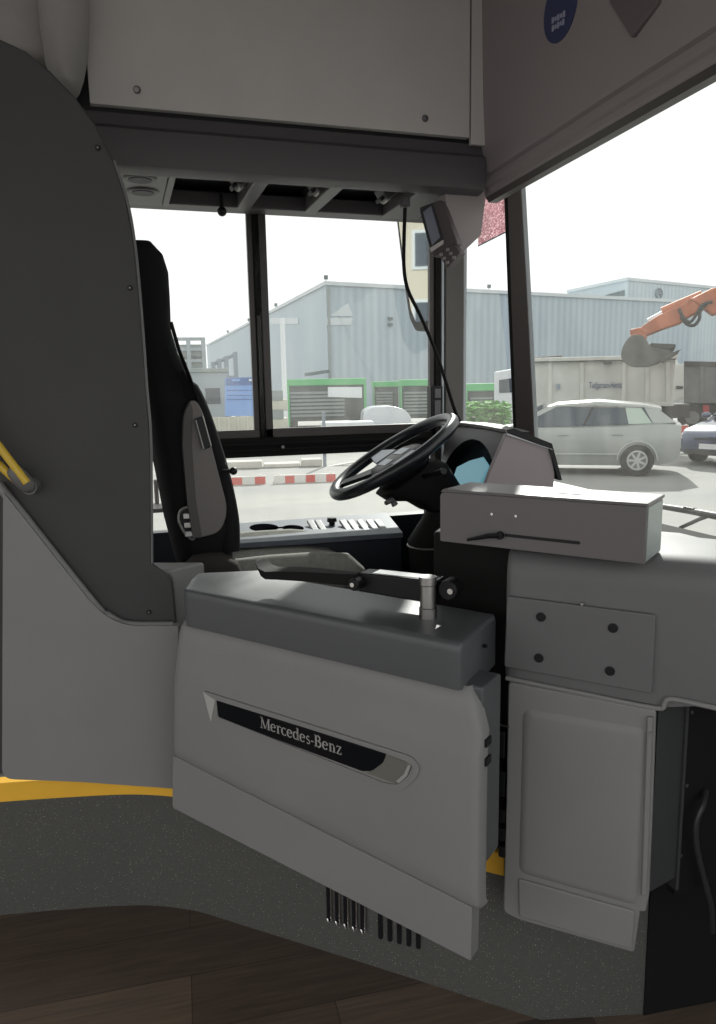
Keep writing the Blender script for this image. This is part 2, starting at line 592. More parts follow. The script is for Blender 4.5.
# cove strip where vinyl meets floor is part of the vinyl; yellow nosing on top
yp = path[:]
ny = MB()
outer = []
for i, p in enumerate(yp):
    t = (yp[min(i + 1, len(yp) - 1)] - yp[max(i - 1, 0)]).normalized()
    outer.append(p + V((t.y, -t.x, 0)) * 0.006)
k = [i for i, p in enumerate(yp) if p.x < 0.80][-1]
rings = [[outer[i] + V((0, 0, .346)), outer[i] + V((0, 0, .402)), yp[i] + V((-outer[i].x + yp[i].x, yp[i].y - outer[i].y, 0)) * 5 + V((0, 0, .402)),
          yp[i] + V((-outer[i].x + yp[i].x, yp[i].y - outer[i].y, 0)) * 5 + V((0, 0, .346))] for i in range(k + 1)]
ny.loft(rings)
struct(ny.build('trim_1', 'yellow', bevel=0.002), 'yellow safety edge strip along the podium', 'trim')

cl = MB().prism([(-3, -1.3, 2.76), (1.55, -1.3, 2.76), (1.55, 3.0, 2.76), (-3, 3.0, 2.76)], (0, 0, 0.05))
struct(cl.build('ceiling', 'ceiling_white'))

# left side wall below the windows, and outside skin
wl = MB()
wl.fbox(SIDE, -2.5, 1.74, -0.06, 0.0, -0.15, 0.90)
wl.fbox(SIDE, -2.5, 1.5, -0.06, 0.0, 2.16, 2.80)
struct(wl.build('wall_left', 'navy_dark'))
wr_ = MB().prism([V((-1.35, 2.12, PT)), V((-1.35, 2.98, PT)), V((-1.35, 2.98, 2.76)), V((-1.35, 2.12, 2.76))], (-.04, 0, 0))
struct(wr_.build('wall_rear', 'console_dark'))
wf = MB()
fr_b = [(1.74, 2.99), (1.80, 2.3), (1.82, 1.4), (1.80, 0.3), (1.74, -0.9)]
fr_t = [(1.47, 2.80), (1.55, 2.2), (1.58, 1.4), (1.56, 0.3), (1.48, -0.9)]
bot = smooth_path([(a, b, .90) for a, b in fr_b], 5)
top = smooth_path([(a, b, 2.34) for a, b in fr_t], 5)
wf.prism([V((p.x + .02, p.y, -.15)) for p in bot] + [V((p.x + .08, p.y, -.15)) for p in bot[::-1]], (0, 0, 1.04))
struct(wf.build('wall_front', 'console_dark'))

# side window
w1 = struct(empty('window_1', SIDE.p(0.6, 0, .92)))
XL, XR = -1.2, 1.29
zt = 2.135
z_g = SIDE.at(258, 430)[1]          # bottom of the sliding panes
z_r1 = SIDE.at(258, 438)[1]
z_r2 = SIDE.at(258, 457)[1]
x_d0, x_d1 = SIDE.at(251.5, 330)[0], SIDE.at(269.5, 330)[0]
xm = (x_d0 + x_d1) / 2
MB().fbox(SIDE, XL, xm + .01, -.034, -.028, z_g - .02, zt).build('pane', 'window_glass', w1)
MB().fbox(SIDE, xm - .01, XR, -.018, -.012, z_g - .02, zt).build('pane', 'window_glass', w1)
MB().fbox(SIDE, XL, XR, -.034, -.028, .90, z_r2 + .02).build('lower_pane', 'window_glass', w1)
f = MB()
f.plate(SIDE, [(x_d0, z_g), (x_d0 + .024, z_g), (x_d0 + .024, zt), (x_d0, zt)], -.04, -.02)
f.fbox(SIDE, XL, xm, -.045, -.020, z_r1, z_g)
f.build('sash_frame', 'frame_dark', w1, bevel=.002)
f = MB()
f.fbox(SIDE, x_d1 - .028, x_d1, -.02, .004, z_r1, zt)
f.fbox(SIDE, x_d1 - .028, XR, -.02, .004, z_r1, z_g + .004)
f.fbox(SIDE, XR - .03, XR, -.02, .004, z_r1, zt)
f.build('sash_frame', 'frame_dark', w1, bevel=.002)
f = MB()
f.fbox(SIDE, x_d0 + .020, x_d1 - .024, -.05, -.014, z_r1 - .01, zt)
f.fbox(SIDE, XL, XR, -.05, .0, z_r2, z_r1)
f.fbox(SIDE, XL, XR, .0, .012, z_r2 + .022, z_r2 + .03)
f.fbox(SIDE, XL, XR, .0, .012, z_r2 + .045, z_r2 + .055)
f.fbox(SIDE, XL, XR, -.05, .01, zt, zt + .05)
f.build('rail', 'rubber', w1, bevel=.002)
s_ = MB()
q = SIDE.at(283, 447, 0.012)
disc(s_, SIDE.p(q[0], .0, q[1]), SIDE.n, .006, .014)
s_.build('latch', 'steel_dull', w1)

# pillar between side window and quarter light
pb = MB()
u0, u1 = SIDE.at(443, 350)[0], SIDE.at(461.5, 350)[0]
pb.fbox(SIDE, u0, u1, -.05, .025, .88, 2.16)
tr2 = struct(pb.build('trim_2', 'pillar_grey', bevel=.006))
MB().fbox(SIDE, SIDE.at(434, 350)[0], SIDE.at(439.5, 350)[0], -.05, .015, .88, 2.16).build('rubber_strip', 'rubber', tr2, bevel=.003)
MB().fbox(SIDE, SIDE.at(440, 350)[0], SIDE.at(442.5, 350)[0], -.05, .018, .88, 2.16).build('edge_strip', 'hall_trim', tr2, bevel=.002)  # pale strip draws the highlight along the pillar edge
MB().fbox(SIDE, SIDE.at(462, 350)[0], SIDE.at(465, 350)[0], -.05, .015, .88, 2.16).build('edge_strip', 'hall_trim', tr2, bevel=.002)
w3 = struct(empty('window_3', SIDE.p(1.5, -.03, .9)))
MB().prism([V((1.42, 2.975, .90)), V((1.73, 2.975, .90)), V((1.50, 2.88, 2.16)), V((1.42, 2.975, 2.16))], (0, .005, 0)).build('pane', 'window_glass', w3)

# front corner pillar
A0, A1 = atX(513, 190, 1.50), atX(524, 432, 1.69)
d_ = (A1 - A0) / (A1.z - A0.z)
def pil(z, hw, dy, off=0):
    c = A0 + d_ * (z - A0.z)
    lat = V((math.sin(rad(62)), -math.cos(rad(62)), 0)); dep = V((math.cos(rad(62)), math.sin(rad(62)), 0))
    return [c + lat * (a * hw + off) + dep * (b * dy) for a, b in ((-1, -1), (1, -1), (1, 1), (-1, 1))]
ap = MB().loft([pil(z, hw, .03) for z, hw in ((2.36, .028), (2.2, .031), (1.75, .038), (1.25, .044), (.88, .048))])
tr3 = struct(ap.build('trim_3', 'frame_dark', bevel=.006))
MB().loft([pil(z, .008, .012, hw + .008) for z, hw in ((2.36, .028), (2.2, .031), (1.75, .038), (1.25, .044), (.88, .048))]).build('edge_strip', 'hall_trim', tr3)
MB().loft([pil(z, .006, .034, -hw * .9) for z, hw in ((2.36, .028), (2.2, .031), (1.75, .038), (1.25, .044), (.88, .048))]).build('rubber_strip', 'rubber', tr3)

# windscreen
w2 = struct(empty('window_2', (1.78, 1.2, .9)))
g = MB()
rows = []
for j in range(9):
    t = j / 8
    rows.append([a.lerp(b, t) + V((.05 * math.sin(math.pi * t), 0, 0)) for a, b in zip(bot, top)])
rows2 = [[p + V((.006, 0, 0)) for p in r] for r in rows]
g.loft(rows, closed=False); g.loft(rows2, closed=False)
g.build('pane', 'windshield_glass', w2)
gz = MB()
gp = [V((p.x - .03, p.y, 0)) for p in bot]
for p in gp:
    p.z = .905
zz = atX(690, 536, 1.78).z
gz.loft([[p + V((-.03, 0, zz - .905 - .03)), p + V((-.03, 0, zz - .905)), p + V((.015, 0, zz - .905 + .015)), p + V((.03, 0, zz - .905 - .03))] for p in gp])
gz.build('gasket', 'rubber', w2)

# ------------------------------------------------------------------ dashboard
dl = DASH
B0 = V((dl.p(0, 0, 0).x, dl.p(0, 0, 0).y, 0))
sL = dl.at(505, 600)[0]
sR = 1.05
DB = thing('dashboard', dl.p(sL + .4, -.3, 0.7), 'large dark grey dashboard moulding at the cab front under the windscreen', 'dashboard')
ZT = 1.122
g = MB()
rows = []
NS = 14
zb = [(dl.at(505, 676)[0], dl.at(505, 676)[1]), (dl.at(655, 705)[0], dl.at(655, 705)[1])]
def zlow(s):
    a, b = zb
    z = lerp(a[1], b[1], (s - a[0]) / (b[0] - a[0]))
    if s > b[0] + .025: z = dl.at(700, 707)[1] + .004
    return z
svals = [sL, sL + .004, sL + .014] + [sL + .03 + (sR - sL - .03) * i / NS for i in range(NS + 1)]
for i, s in enumerate(svals):
    e = (.014, .004, 0)[i] if i < 3 else 0
    X = dl.p(s, 0, 0).x
    dmax = max(.12, min((1.77 - X) / -dl.n.x, (2.055 - dl.p(s, 0, 0).y) / -dl.n.y))
    row = [dl.p(s, -e - .06, zlow(s)), dl.p(s, -e, zlow(s)), dl.p(s, -e, 1.06), dl.p(s, -e - .004, 1.085), dl.p(s, -e - .014, 1.103), dl.p(s, -e - .032, 1.116 - e * .3), dl.p(s, -e - .06, ZT - e * .3)]
    for t in (.2, .35, .5, .7, .85, 1.0):
        d = max(.07, t * dmax)
        z = ZT if d < .28 else lerp(ZT, .945, min(1, (d - .28) / .5))
        row.append(dl.p(s, -d, z - e * .3))
    rows.append(row)
g.loft(rows, closed=False)
g.build('upper_shell', 'dash_grey', DB, sharp=60)
# inboard end of the dashboard, facing the driver
g = MB()
e0 = rows[0]
pts = [p.copy() for p in e0[1:]]
low = [V((e0[-1].x, e0[-1].y, .5)), V((e0[1].x, e0[1].y, .5)) + dl.n * -.03]
g.prism(pts + low, dl.u * .02)
g.build('end_panel', 'black_plastic', DB)
# body under the shell so it stands on the podium
g = MB().prism([dl.p(sL + .03, -.13, PT), dl.p(.42, -.13, PT), V((1.75, 1.20, PT)), V((1.75, 2.0, PT)), dl.p(sL + .03, -.9, PT)], (0, 0, .5))
g.build('body', 'black_plastic', DB)
# black inner console between dash and column, shaped to block sun from the cap
ic = [dl.p(sL + .01, -.055, PT), dl.p(sL - .20, -.13, PT), dl.p(sL - .21, -.26, PT), V((1.06, 2.0, PT)), V((1.12, 1.95, PT)), dl.p(sL + .02, -.5, PT)]
MB().prism(ic, (0, 0, 1.119 - PT)).build('inner_console', 'rubber', DB, bevel=.01)
# rectangular plate with four plugs
pl = rnd(dl.poly([(507, 596), (656, 615), (652, 694), (504, 667)], .008), .006)
plt = MB().plate(dl, pl, -.002, .009).build('cover_plate', 'dash_grey', DB, bevel=.003)
for q in ((541, 617), (613, 628), (539, 658), (610, 671)):
    u, z = dl.at(*q, .01)
    m_ = MB(); disc(m_, dl.p(u, .009, z), dl.n, .0095, .004)
    m_.build('plug', 'black_plastic', plt, bevel=.0015)
u, z = dl.at(582, 604, .01)
m_ = MB(); disc(m_, dl.p(u, .004, z), dl.n, .003, .007, 10); m_.build('screw', 'steel', plt)
# pale lower lip of the dash
lip = MB()
px_lip = [(506, 678), (580, 693), (655, 708), (664, 704), (672, 699), (716, 708), (770, 718)]
lp = [dl.p(*(lambda a: (a[0], .004, a[1]))(dl.at(x, y, .004))) for x, y in px_lip]
lp = smooth_path(lp, 4)
lip.tube(lp, .005, 8)
lip.build('lower_lip', 'grey_moulding', DB)

# dark recessed side wall under the dash, right of the flap, with screws
rec = MB()
u_, z_ = dl.at(678, 800, -.05)
a0 = atZ(649, 895, .42); a1 = atZ(675, 880, .42)
ztop = .862
sp = MB().prism([V((a0.x, a0.y, .425)), V((a1.x, a1.y, .425)), V((a1.x, a1.y, ztop)), V((a0.x, a0.y, ztop))], (.004, .02, 0))
sp.build('side_panel', 'side_dark', DB, bevel=.002)
# black bulkhead panel further right
bp_ = thing('bulkhead_panel', V((1.4, 1.18, .2)), 'black screwed panel under the dashboard at the right edge', 'panel')
c0 = V((a1.x, a1.y, 0))
bl = Frame((c0.x, c0.y), 4)
MB().plate(bl, [(0.0, .385), (.78, .385), (.78, .90), (0, .90)], -.02, 0.0).build('panel', 'bulkhead_black', bp_)
MB().plate(bl, [(-.002, .40), (.005, .40), (.005, .86), (-.002, .86)], -.02, 0.006).build('edge_strip', 'side_dark', bp_)
for q in ((691, 712), (686, 785), (680, 855)):
    u, z = bl.at(*q, .0)
    m_ = MB(); disc(m_, bl.p(u, 0, z), bl.n, .004, .003, 10); m_.build('screw', 'steel', bp_)
LW = Frame((corner.x, corner.y), math.degrees(math.atan2(end.y - corner.y, end.x - corner.x)))
MB().plate(LW, [(.002, .0), (.78, .0), (.78, .40), (.002, .40)], .0006, .005).build('lower_panel', 'bulkhead_black', bp_)
cb = []
for q in ((716, 797), (705, 806), (698, 825), (699, 850), (706, 880), (713, 908), (722, 940)):
    u, z = bl.at(*q, .03)
    cb.append(bl.p(u, .004 if q[0] > 715 else .025, z))
cab = MB().tube(smooth_path(cb, 5), .006, 8).build('cable', 'cable_grey')
tag(cab, 'black cable looping down in front of the black panel under the dash', 'cable')

# ------------------------------------------------------------------ flap under the dash
FL = thing('service_flap', dl.p(.14, .0, .3), 'pale grey moulded service flap below the dashboard cover plate', 'flap')
FW = .012
outline = dl.poly([(508, 682), (656, 711), (653, 800), (649, 896), (646, 912), (640, 912), (634, 953), (518, 920), (503, 912), (506, 800)], FW)
MB().plate(dl, rnd(outline, [.01, .006, 0, .004, .004, .0, .006, .02, .012, 0]), -.03, FW).build('panel', 'grey_moulding', FL, bevel=.004, seg=3)
# raised main field
inner = dl.poly([(524, 713), (643, 733), (635, 907), (520, 874)], FW + .012)
fo = rnd(inner, .02)
g = MB()
cx = sum(u for u, z in fo) / len(fo); cz = sum(z for u, z in fo) / len(fo)
def grow(poly, k):
    return [(u + (u - cx) / max(abs(u - cx), .02) * k * min(1, abs(u - cx) / .02), z + (z - cz) / max(abs(z - cz), .02) * k * min(1, abs(z - cz) / .02)) for u, z in poly]
ringA = [dl.p(u, FW - .001, z) for u, z in grow(fo, .006)]
ringB = [dl.p(u, FW + .002, z) for u, z in grow(fo, .002)]
ringC = [dl.p(u, FW + .005, z) for u, z in grow(fo, -.004)]
ringD = [dl.p(u, FW + .006, z) for u, z in grow(fo, -.012)]
g.loft([ringA, ringB, ringC, ringD])
g.build('raised_field', 'grey_moulding', FL, sharp=80)
low = dl.poly([(518, 879), (635, 912), (632, 950), (519, 917)], FW + .006)
MB().plate(dl, rnd(low, .006), FW - .001, FW + .006).build('lower_field', 'grey_moulding', FL, bevel=.004)
stp = dl.poly([(647, 717), (653, 717), (647, 896), (641, 896)], FW + .006)
stpo = MB().plate(dl, stp, FW - .001, FW + .008).build('edge_strip', 'grey_moulding', FL, bevel=.003)
u, z = dl.at(651, 733, .02); m_ = MB(); disc(m_, dl.p(u, FW + .006, z), dl.n, .0035, .004, 10); m_.build('screw', 'steel_dull', stpo)
for (ya, yb) in ((725, 752), (765, 790), (802, 816), (820, 834), (838, 850)):
    a = dl.at(502, ya, -.02); b_ = dl.at(508, yb, -.02)
    hg = MB().fbox(dl, a[0], b_[0], -.05, .0125, b_[1], a[1]).build('hinge', 'black_plastic', FL, bevel=.002)
a = dl.at(498, 722.5, 0); b_ = dl.at(511, 724.5, 0)
MB().cyl(dl.p(a[0], .005, a[1]), dl.p(b_[0], .014, b_[1]), .002, 8).build('hinge_pin', 'chrome', FL)

# ------------------------------------------------------------------ ticket box on the dash
BX = thing('ticket_machine_box', V((.80, 1.30, ZT)), 'long flat grey metal box with a slot lying on the dashboard', 'box')
bfl = atZ(440, 489, 1.235); bfr = atZ(647, 503.5, 1.235); bbr = atZ(666, 494.5, 1.235); 
bdir = (bfr - bfl).normalized(); 
ang = math.degrees(math.atan2(bdir.y, bdir.x))
BF = Frame((bfl.x, bfl.y), ang)
Lb = (bfr - bfl).length
Db = (bbr - bfr).length
zb0 = BF.at(440, 536)[1]; zb1 = BF.at(645, 560)[1]
zbase = ZT + .001
MB().plate(BF, rnd([(0, zbase), (Lb, zbase), (Lb, 1.229), (0, 1.229)], [.004, .002, .004, .012]), -Db + .004, 0).build('body', 'box_front', BX, bevel=.002)
MB().plate(BF, [(.002, 1.229), (Lb + .003, 1.229), (Lb + .003, 1.2355), (.008, 1.2355)], -Db, .003).build('lid', 'box_front', BX, bevel=.002)
MB().prism([BF.p(Lb, -.008, zbase + .004), BF.p(Lb, -Db + .008, zbase + .004), BF.p(Lb, -Db + .008, 1.226), BF.p(Lb, -.008, 1.226)], BF.u * .0015).build('end_plate', 'box_side', BX)
sa = BF.at(505, 535, 0); sb = BF.at(580, 543, 0)
MB().plate(BF, rnd([(sa[0], sa[1] - .003), (sb[0], sb[1] - .003), (sb[0], sb[1] + .003), (sa[0], sa[1] + .003)], .003), -.004, .0012).build('slot', 'black_plastic', BX)
kn = MB(); ka = BF.at(501, 535, 0); disc(kn, BF.p(ka[0], 0, ka[1]), BF.n, .008, .012, 16)
kno = kn.build('knob', 'black_plastic', BX, bevel=.002)
lv = BF.at(467, 540, .02)
MB().tube([BF.p(ka[0], .010, ka[1]), BF.p(ka[0] - .02, .016, ka[1] - .001), BF.p(lv[0], .018, lv[1])], [.005, .005, .003], 8).build('lever', 'black_plastic', kno)
for q in ((492, 514), (516, 516)):
    u, z = BF.at(*q); m_ = MB(); disc(m_, BF.p(u, 0, z), BF.n, .0028, .002, 8); m_.build('rivet', 'chrome', BX)
u, z = BF.at(438.5, 513, -.02)
MB().fbox(BF, -.004, .001, -.05, -.02, 1.16, 1.20).build('catch', 'steel_dull', BX)
tp = BF.p(Lb * .55, -Db * .35, 1.2355)
MB().prism([tp, tp + BF.u * .05, tp + BF.u * .05 - BF.n * .012, tp - BF.n * .012], (0, 0, .0015)).build('label_strip', 'box_front', BX)

# ------------------------------------------------------------------ cab door
DR = thing('cab_door', DOOR.p(.44, -.05, .385), 'pale grey cab door with a black name strip and dark top cap', 'door')
dz_top = .893
def cre(u):
    a = DOOR.at(175, 757); b_ = DOOR.at(476, 911)
    return lerp(a[1], b_[1], (u - a[0]) / (b_[0] - a[0]))
uT, uB = DOOR.at(174.5, 640), DOOR.at(172.5, 808)
def uLf(z): return lerp(uB[0], uT[0], (z - uB[1]) / (uT[1] - uB[1]))
uL = uLf(.7); uR = DOOR.at(481.5, 780)[0]
rows = []
prof = [(0.0, -.022, -.034), (.012, -.009, -.028), (.03, -.003, -.016), (.055, .0, -.008), (.08, .002, 0), (.105, .006, 0)]
cols = [(0, -.035), (.002, -.016), (.007, -.006), (.016, -.001), (.03, 0)]
def skin_row(zf, w, du):
    r = []
    for du_, dw in cols:
        u = uLf(zf(uL)) + du_
        r.append(DOOR.p(u, w + dw, zf(u)))
    for t in (.2, .4, .6, .8):
        u = lerp(uL, uR + du, t); r.append(DOOR.p(u, w, zf(u)))
    for du_, dw in ((.02, 0), (.006, -.002), (.002, -.006), (0, -.02), (0, -.035)):
        u = uR + du - du_; r.append(DOOR.p(u, w + dw, zf(u)))
    return r
rows = []
for dz, w, du in prof:
    rows.append(skin_row(lambda u, dz=dz: dz_top - dz, w, du))
for t, w in ((.0, .008), (.25, .011), (.6, .011), (.85, .010), (.955, .008), (.985, .003), (1.0, -.006)):
    rows.append(skin_row(lambda u, t=t: lerp(dz_top - .125, cre(u) + .002, t), w, 0))
g = MB().loft(rows, closed=False)
g.build('outer_skin', 'grey_moulding', DR, sharp=70)
# lower skirt, a little set back behind the crease
ub = DOOR.at(471, 959)[0]
zlb = DOOR.at(174, 808)[1]; zrb = DOOR.at(470, 960)[1]
uS = ub + .002
sk = [(uLf(cre(uL)) + .001, cre(uL) + .004), (uLf(zlb) + .001, zlb), (ub, zrb), (uS, cre(uS) + .004)]
MB().plate(DOOR, rnd(sk, [0, .010, .003, 0]), -.034, .002).build('lower_skirt', 'grey_moulding', DR, bevel=.004, seg=3)
# body behind the skin
zi = DOOR.at(489, 852, -.1)[1]
MB().plate(DOOR, rnd([(uL + .03, zlb + .06), (.60, zi), (uR - .012, zi), (uR - .012, dz_top), (uL + .03, dz_top)], [.01, .0, .02, 0, 0]), -.115, -.03).build('inner_body', 'cap_grey', DR, bevel=.006)
# dark padded cap
g = MB()
secs = [(.098, .10, .012), (.104, .105, .013), (.118, .115, .014), (.16, .15, .014), (.21, .205, .013), (.235, .217, 0), (.4, .216, 0), (.6, .214, 0), (.80, .212, 0), (.829, .212, 0), (.835, .206, 0)]
rings = []
for i, (u, d, h) in enumerate(secs):
    e = .006 if i in (0, len(secs) - 1) else 0
    zt_ = .980 - e
    wf_ = -.004 - e
    def P_(w, z, u=u): return DOOR.p(u + .10 * w * min(1, max(0, (u - .5) / .3)) + .50 * w * max(0, 1 - (u - .1) / .2), w, z)
    rings.append([P_(wf_ - .002, .888), P_(wf_, .960), P_(wf_ - .001, zt_ - .008), P_(wf_ - .004, zt_ - .003), P_(wf_ - .010, zt_), P_(wf_ - .016, zt_),
                  P_(-.05, zt_ + h * .7), P_(-d + .018, zt_ + h), P_(-d + .010, zt_ + h), P_(-d + .003, zt_ + h - .003), P_(-d, zt_ + h - .010), P_(-d, .87), P_(-.1, .87)])
g.loft(rings)
g.build('top_cap', 'cap_grey', DR, sharp=60)
# recessed name strip: pale bezel, black plate, silver letters, grey end block
bz = DOOR.poly([(203, 691), (412, 757), (420, 768), (416, 778), (403, 790), (390, 793), (212, 722)], .014)
bo = rnd(bz, [.004, .014, .008, .008, .014, .012, .006])
cu = sum(a for a, b_ in bo) / len(bo)
def inset(poly, pxs):
    return pxs
bi = rnd(DOOR.poly([(216, 700), (400, 757), (414, 767), (409, 776), (398, 785), (384, 783), (218, 717)], .014), [.004, .012, .008, .008, .012, .01, .004])
g = MB()
o0 = [DOOR.p(u, .009, z) for u, z in bo]; o1 = [DOOR.p(u, .014, z) for u, z in bo]
i1 = [DOOR.p(u, .0145, z) for u, z in bi]; i0 = [DOOR.p(u, .010, z) for u, z in bi]
g.loft([o0, o1, i1, i0], cap=False)
bzo = g.build('strip_bezel', 'grey_moulding', DR, sharp=50)
blk = rnd(DOOR.poly([(217, 700), (386, 754), (384, 762), (372, 771), (362, 771), (217, 717)], .0112), [.003, .003, .008, .008, .006, .003])
MB().plate(DOOR, blk, .009, .0125).build('name_plate', 'black_gloss', DR, bevel=.0008)
eb = rnd(DOOR.poly([(387, 755), (412, 764), (408, 776), (397, 784), (366, 773), (380, 766)], .0112), [.002, .006, .006, .008, .003, .004])
MB().plate(DOOR, eb, .009, .0118).build('end_block', 'badge_end', DR, bevel=.001)
ch = DOOR.poly([(399, 783), (407, 776), (411, 765), (408, 765), (404, 774), (396, 781)], .013)
MB().plate(DOOR, ch, .0115, .0135).build('chrome_edge', 'badge_silver', DR)
fc = DOOR.poly([(203, 692), (215, 700), (211, 722)], .0148)
MB().plate(DOOR, fc, .012, .0152).build('end_facet', 'ceiling_white', DR)
ta = DOOR.at(261, 723, .0128); tb = DOOR.at(341, 750, .0128)
tdir = DOOR.p(tb[0], 0, tb[1]) - DOOR.p(ta[0], 0, ta[1])
tc_ = (DOOR.p(ta[0], .0128, ta[1]) + DOOR.p(tb[0], .0128, tb[1])) / 2
def serif_word(name, word, parent, origin, ux, uz, width, xh, mt, depth):
    """roman letters drawn as thick and thin strokes with serifs, unit x-height = 1, cap height 1.45"""
    TK_, TN = .24, .085
    def arc(cx, cy, rx, ry, a0, a1, n=14): return [(cx + rx * math.cos(rad(lerp(a0, a1, k / n))), cy + ry * math.sin(rad(lerp(a0, a1, k / n)))) for k in range(n + 1)]
    def bar(x0, y0, x1, y1, w): return ([(x0, y0), (x1, y1)], w)
    def ser(x, y, w=.46): return ([(x - w / 2, y), (x + w / 2, y)], .075)
    def bowl(cx, cy, rx, ry, a0, a1): return (arc(cx, cy, rx, ry, a0, a1), 'c')
    G = {
        'M': (1.75, [bar(.25, 0, .30, 1.4, .10), bar(.30, 1.4, .86, .04, .22), bar(.86, .04, 1.40, 1.4, .08), bar(1.44, 0, 1.44, 1.4, .25), ser(.25, .04), ser(1.44, .04, .56), ser(.24, 1.38, .4), ser(1.5, 1.38, .4)]),
        'e': (.98, [bowl(.47, .5, .36, .47, 15, 320), bar(.12, .56, .82, .56, .08)]),
        'r': (.82, [bar(.28, 0, .28, 1.0, TK_), ser(.28, .04), ser(.2, .95, .3), (arc(.58, .66, .26, .28, 165, 40, 8), .12)]),
        'c': (.90, [bowl(.47, .5, .36, .47, 45, 318)]),
        'd': (1.08, [bowl(.46, .5, .35, .46, 0, 360), bar(.80, .0, .80, 1.5, TK_), ser(.72, 1.47, .3), ser(.88, .04, .34)]),
        's': (.78, [(arc(.38, .73, .22, .22, 35, 250, 8) + arc(.38, .27, .24, .24, 70, -145, 8), .13)]),
        '-': (.52, [bar(.08, .48, .44, .48, .14)]),
        'B': (1.25, [bar(.32, 0, .32, 1.42, .27), ser(.3, .04), ser(.3, 1.38), bar(.2, 1.38, .62, 1.38, .08), bar(.2, .04, .66, .04, .08), bar(.3, .76, .66, .76, .08), (arc(.6, 1.07, .32, .31, 90, -90, 10), .20), (arc(.64, .40, .38, .36, 90, -90, 10), .22)]),
        'n': (1.12, [bar(.28, 0, .28, 1.0, TK_), ser(.28, .04), ser(.2, .95, .3), (arc(.56, .62, .27, .33, 165, 0, 10), .11), bar(.83, 0, .83, .64, TK_), ser(.83, .04)]),
        'z': (.86, [bar(.12, .95, .76, .95, .09), bar(.70, .93, .16, .06, .21), bar(.10, .05, .78, .05, .09), bar(.13, .95, .13, .76, .07), bar(.76, .05, .76, .26, .07)]),
    }
    tot = sum(G[c_][0] for c_ in word)
    kx = width / tot
    ux = V(ux).normalized(); nn = ux.cross(V((0, 0, 1))).normalized()
    m_ = MB()
    x0 = -tot / 2
    for c_ in word:
        adv, strokes = G[c_]
        for pts, wd in strokes:
            L_, R_2 = [], []
            for i, p in enumerate(pts):
                a = pts[max(i - 1, 0)]; b_ = pts[min(i + 1, len(pts) - 1)]
                tx, ty = b_[0] - a[0], b_[1] - a[1]
                l = math.hypot(tx, ty) or 1
                w_ = (lerp(TN, .24, (abs(ty) / l) ** 1.5) if wd == 'c' else wd) / 2
                if len(pts) == 2 and abs(ty) > abs(tx):     # slanting stems keep level feet
                    L_.append((p[0] - w_, p[1])); R_2.append((p[0] + w_, p[1]))
                else:
                    L_.append((p[0] - ty / l * w_, p[1] + tx / l * w_)); R_2.append((p[0] + ty / l * w_, p[1] - tx / l * w_))
            def Q(p): return V(origin) + ux * ((x0 + p[0]) * kx) + V(uz) * ((p[1] - .6) * xh)
            for i in range(len(pts) - 1):
                m_.prism([Q(L_[i]), Q(L_[i + 1]), Q(R_2[i + 1]), Q(R_2[i])], nn * depth)
        x0 += adv
    return m_.build(name, mt, parent, sharp=30)
serif_word('lettering', 'Mercedes-Benz', DR, tc_, tdir, V((0, 0, 1)), tdir.length * 1.02, .0185, 'letter_silver', .0006)
# latch pieces on the edge of the door
for y in (741, 760):
    u, z = DOOR.at(483, y, -.02)
    MB().fbox(DOOR, uR - .001, uR + .004, -.035, -.012, z - .008, z + .008).build('latch', 'black_plastic', DR, bevel=.001)
u, z = DOOR.at(489, 640, -.1)
m_ = MB(); disc(m_, DOOR.p(.826, -.12, .94), DOOR.u, .004, .008, 10); m_.build('screw', 'black_plastic', DR)

# hinge post between partition and door
hp = MB()
hx = [atZ(152, 567, 1.03), atZ(170, 578.5, 1.02), atZ(177, 577, 1.02), atZ(200, 571, 1.02), atZ(185, 566, 1.03)]
hb = MB().prism([V((p.x, p.y, PT)) for p in (PART.p(.03, -.03, 0), PART.p(.122, -.03, 0), PART.p(.14, -.05, 0), PART.p(.20, -.10, 0), PART.p(.05, -.13, 0))], (0, 0, .60))
tag(hb.build('hinge_post', 'grey_moulding', bevel=.008, seg=3), 'short grey hinge post between the dark partition and the cab door', 'post')

# ------------------------------------------------------------------ swivelling arm on the door
SA = thing('swivel_arm', atZ(428, 617, .982), 'black hinged arm with a chrome post standing on the door cap', 'arm')
pbase = atZ(428, 616, .982)
ub_, wb_ = (pbase - DOOR.o).dot(DOOR.u), (pbase - DOOR.o).dot(DOOR.n)
MB().loft([[DOOR.p(ub_ + r * math.cos(a), wb_ + r * math.sin(a), z) for a in [2 * math.pi * k / 20 for k in range(20)]] for z, r in ((.980, .0185), (1.000, .0185), (1.002, .0165), (1.048, .0165), (1.050, .0185), (1.066, .0185))]).build('post', 'steel', SA, sharp=30)
pe = atY(359, 583, pbase.y + .08); 
AR = Frame((DOOR.p(ub_, wb_, 0).x, DOOR.p(ub_, wb_, 0).y), -48)
z1 = AR.at(432, 588)[1]
aL = AR.at(357, 582)
aR_ = AR.at(440, 594)
def slab(mb, u0, z0, u1, z1, h0, h1, w0, w1):
    mb.plate(AR, [(u0, z0 - h0), (u1, z1 - h1), (u1, z1 + h1), (u0, z0 + h0)], w0, w1)
m_ = MB(); slab(m_, aL[0], aL[1] - .002, aR_[0] - .018, aR_[1] - .001, .021, .025, -.052, -.006); m_.build('bracket', 'black_plastic', SA, bevel=.004, seg=3)
m_ = MB(); slab(m_, aL[0] + .03, aL[1] + .018, aR_[0] - .012, aR_[1] + .022, .003, .003, -.048, -.012); m_.build('chrome_cover', 'chrome', SA, bevel=.002)
cR = AR.at(447, 592, 0)
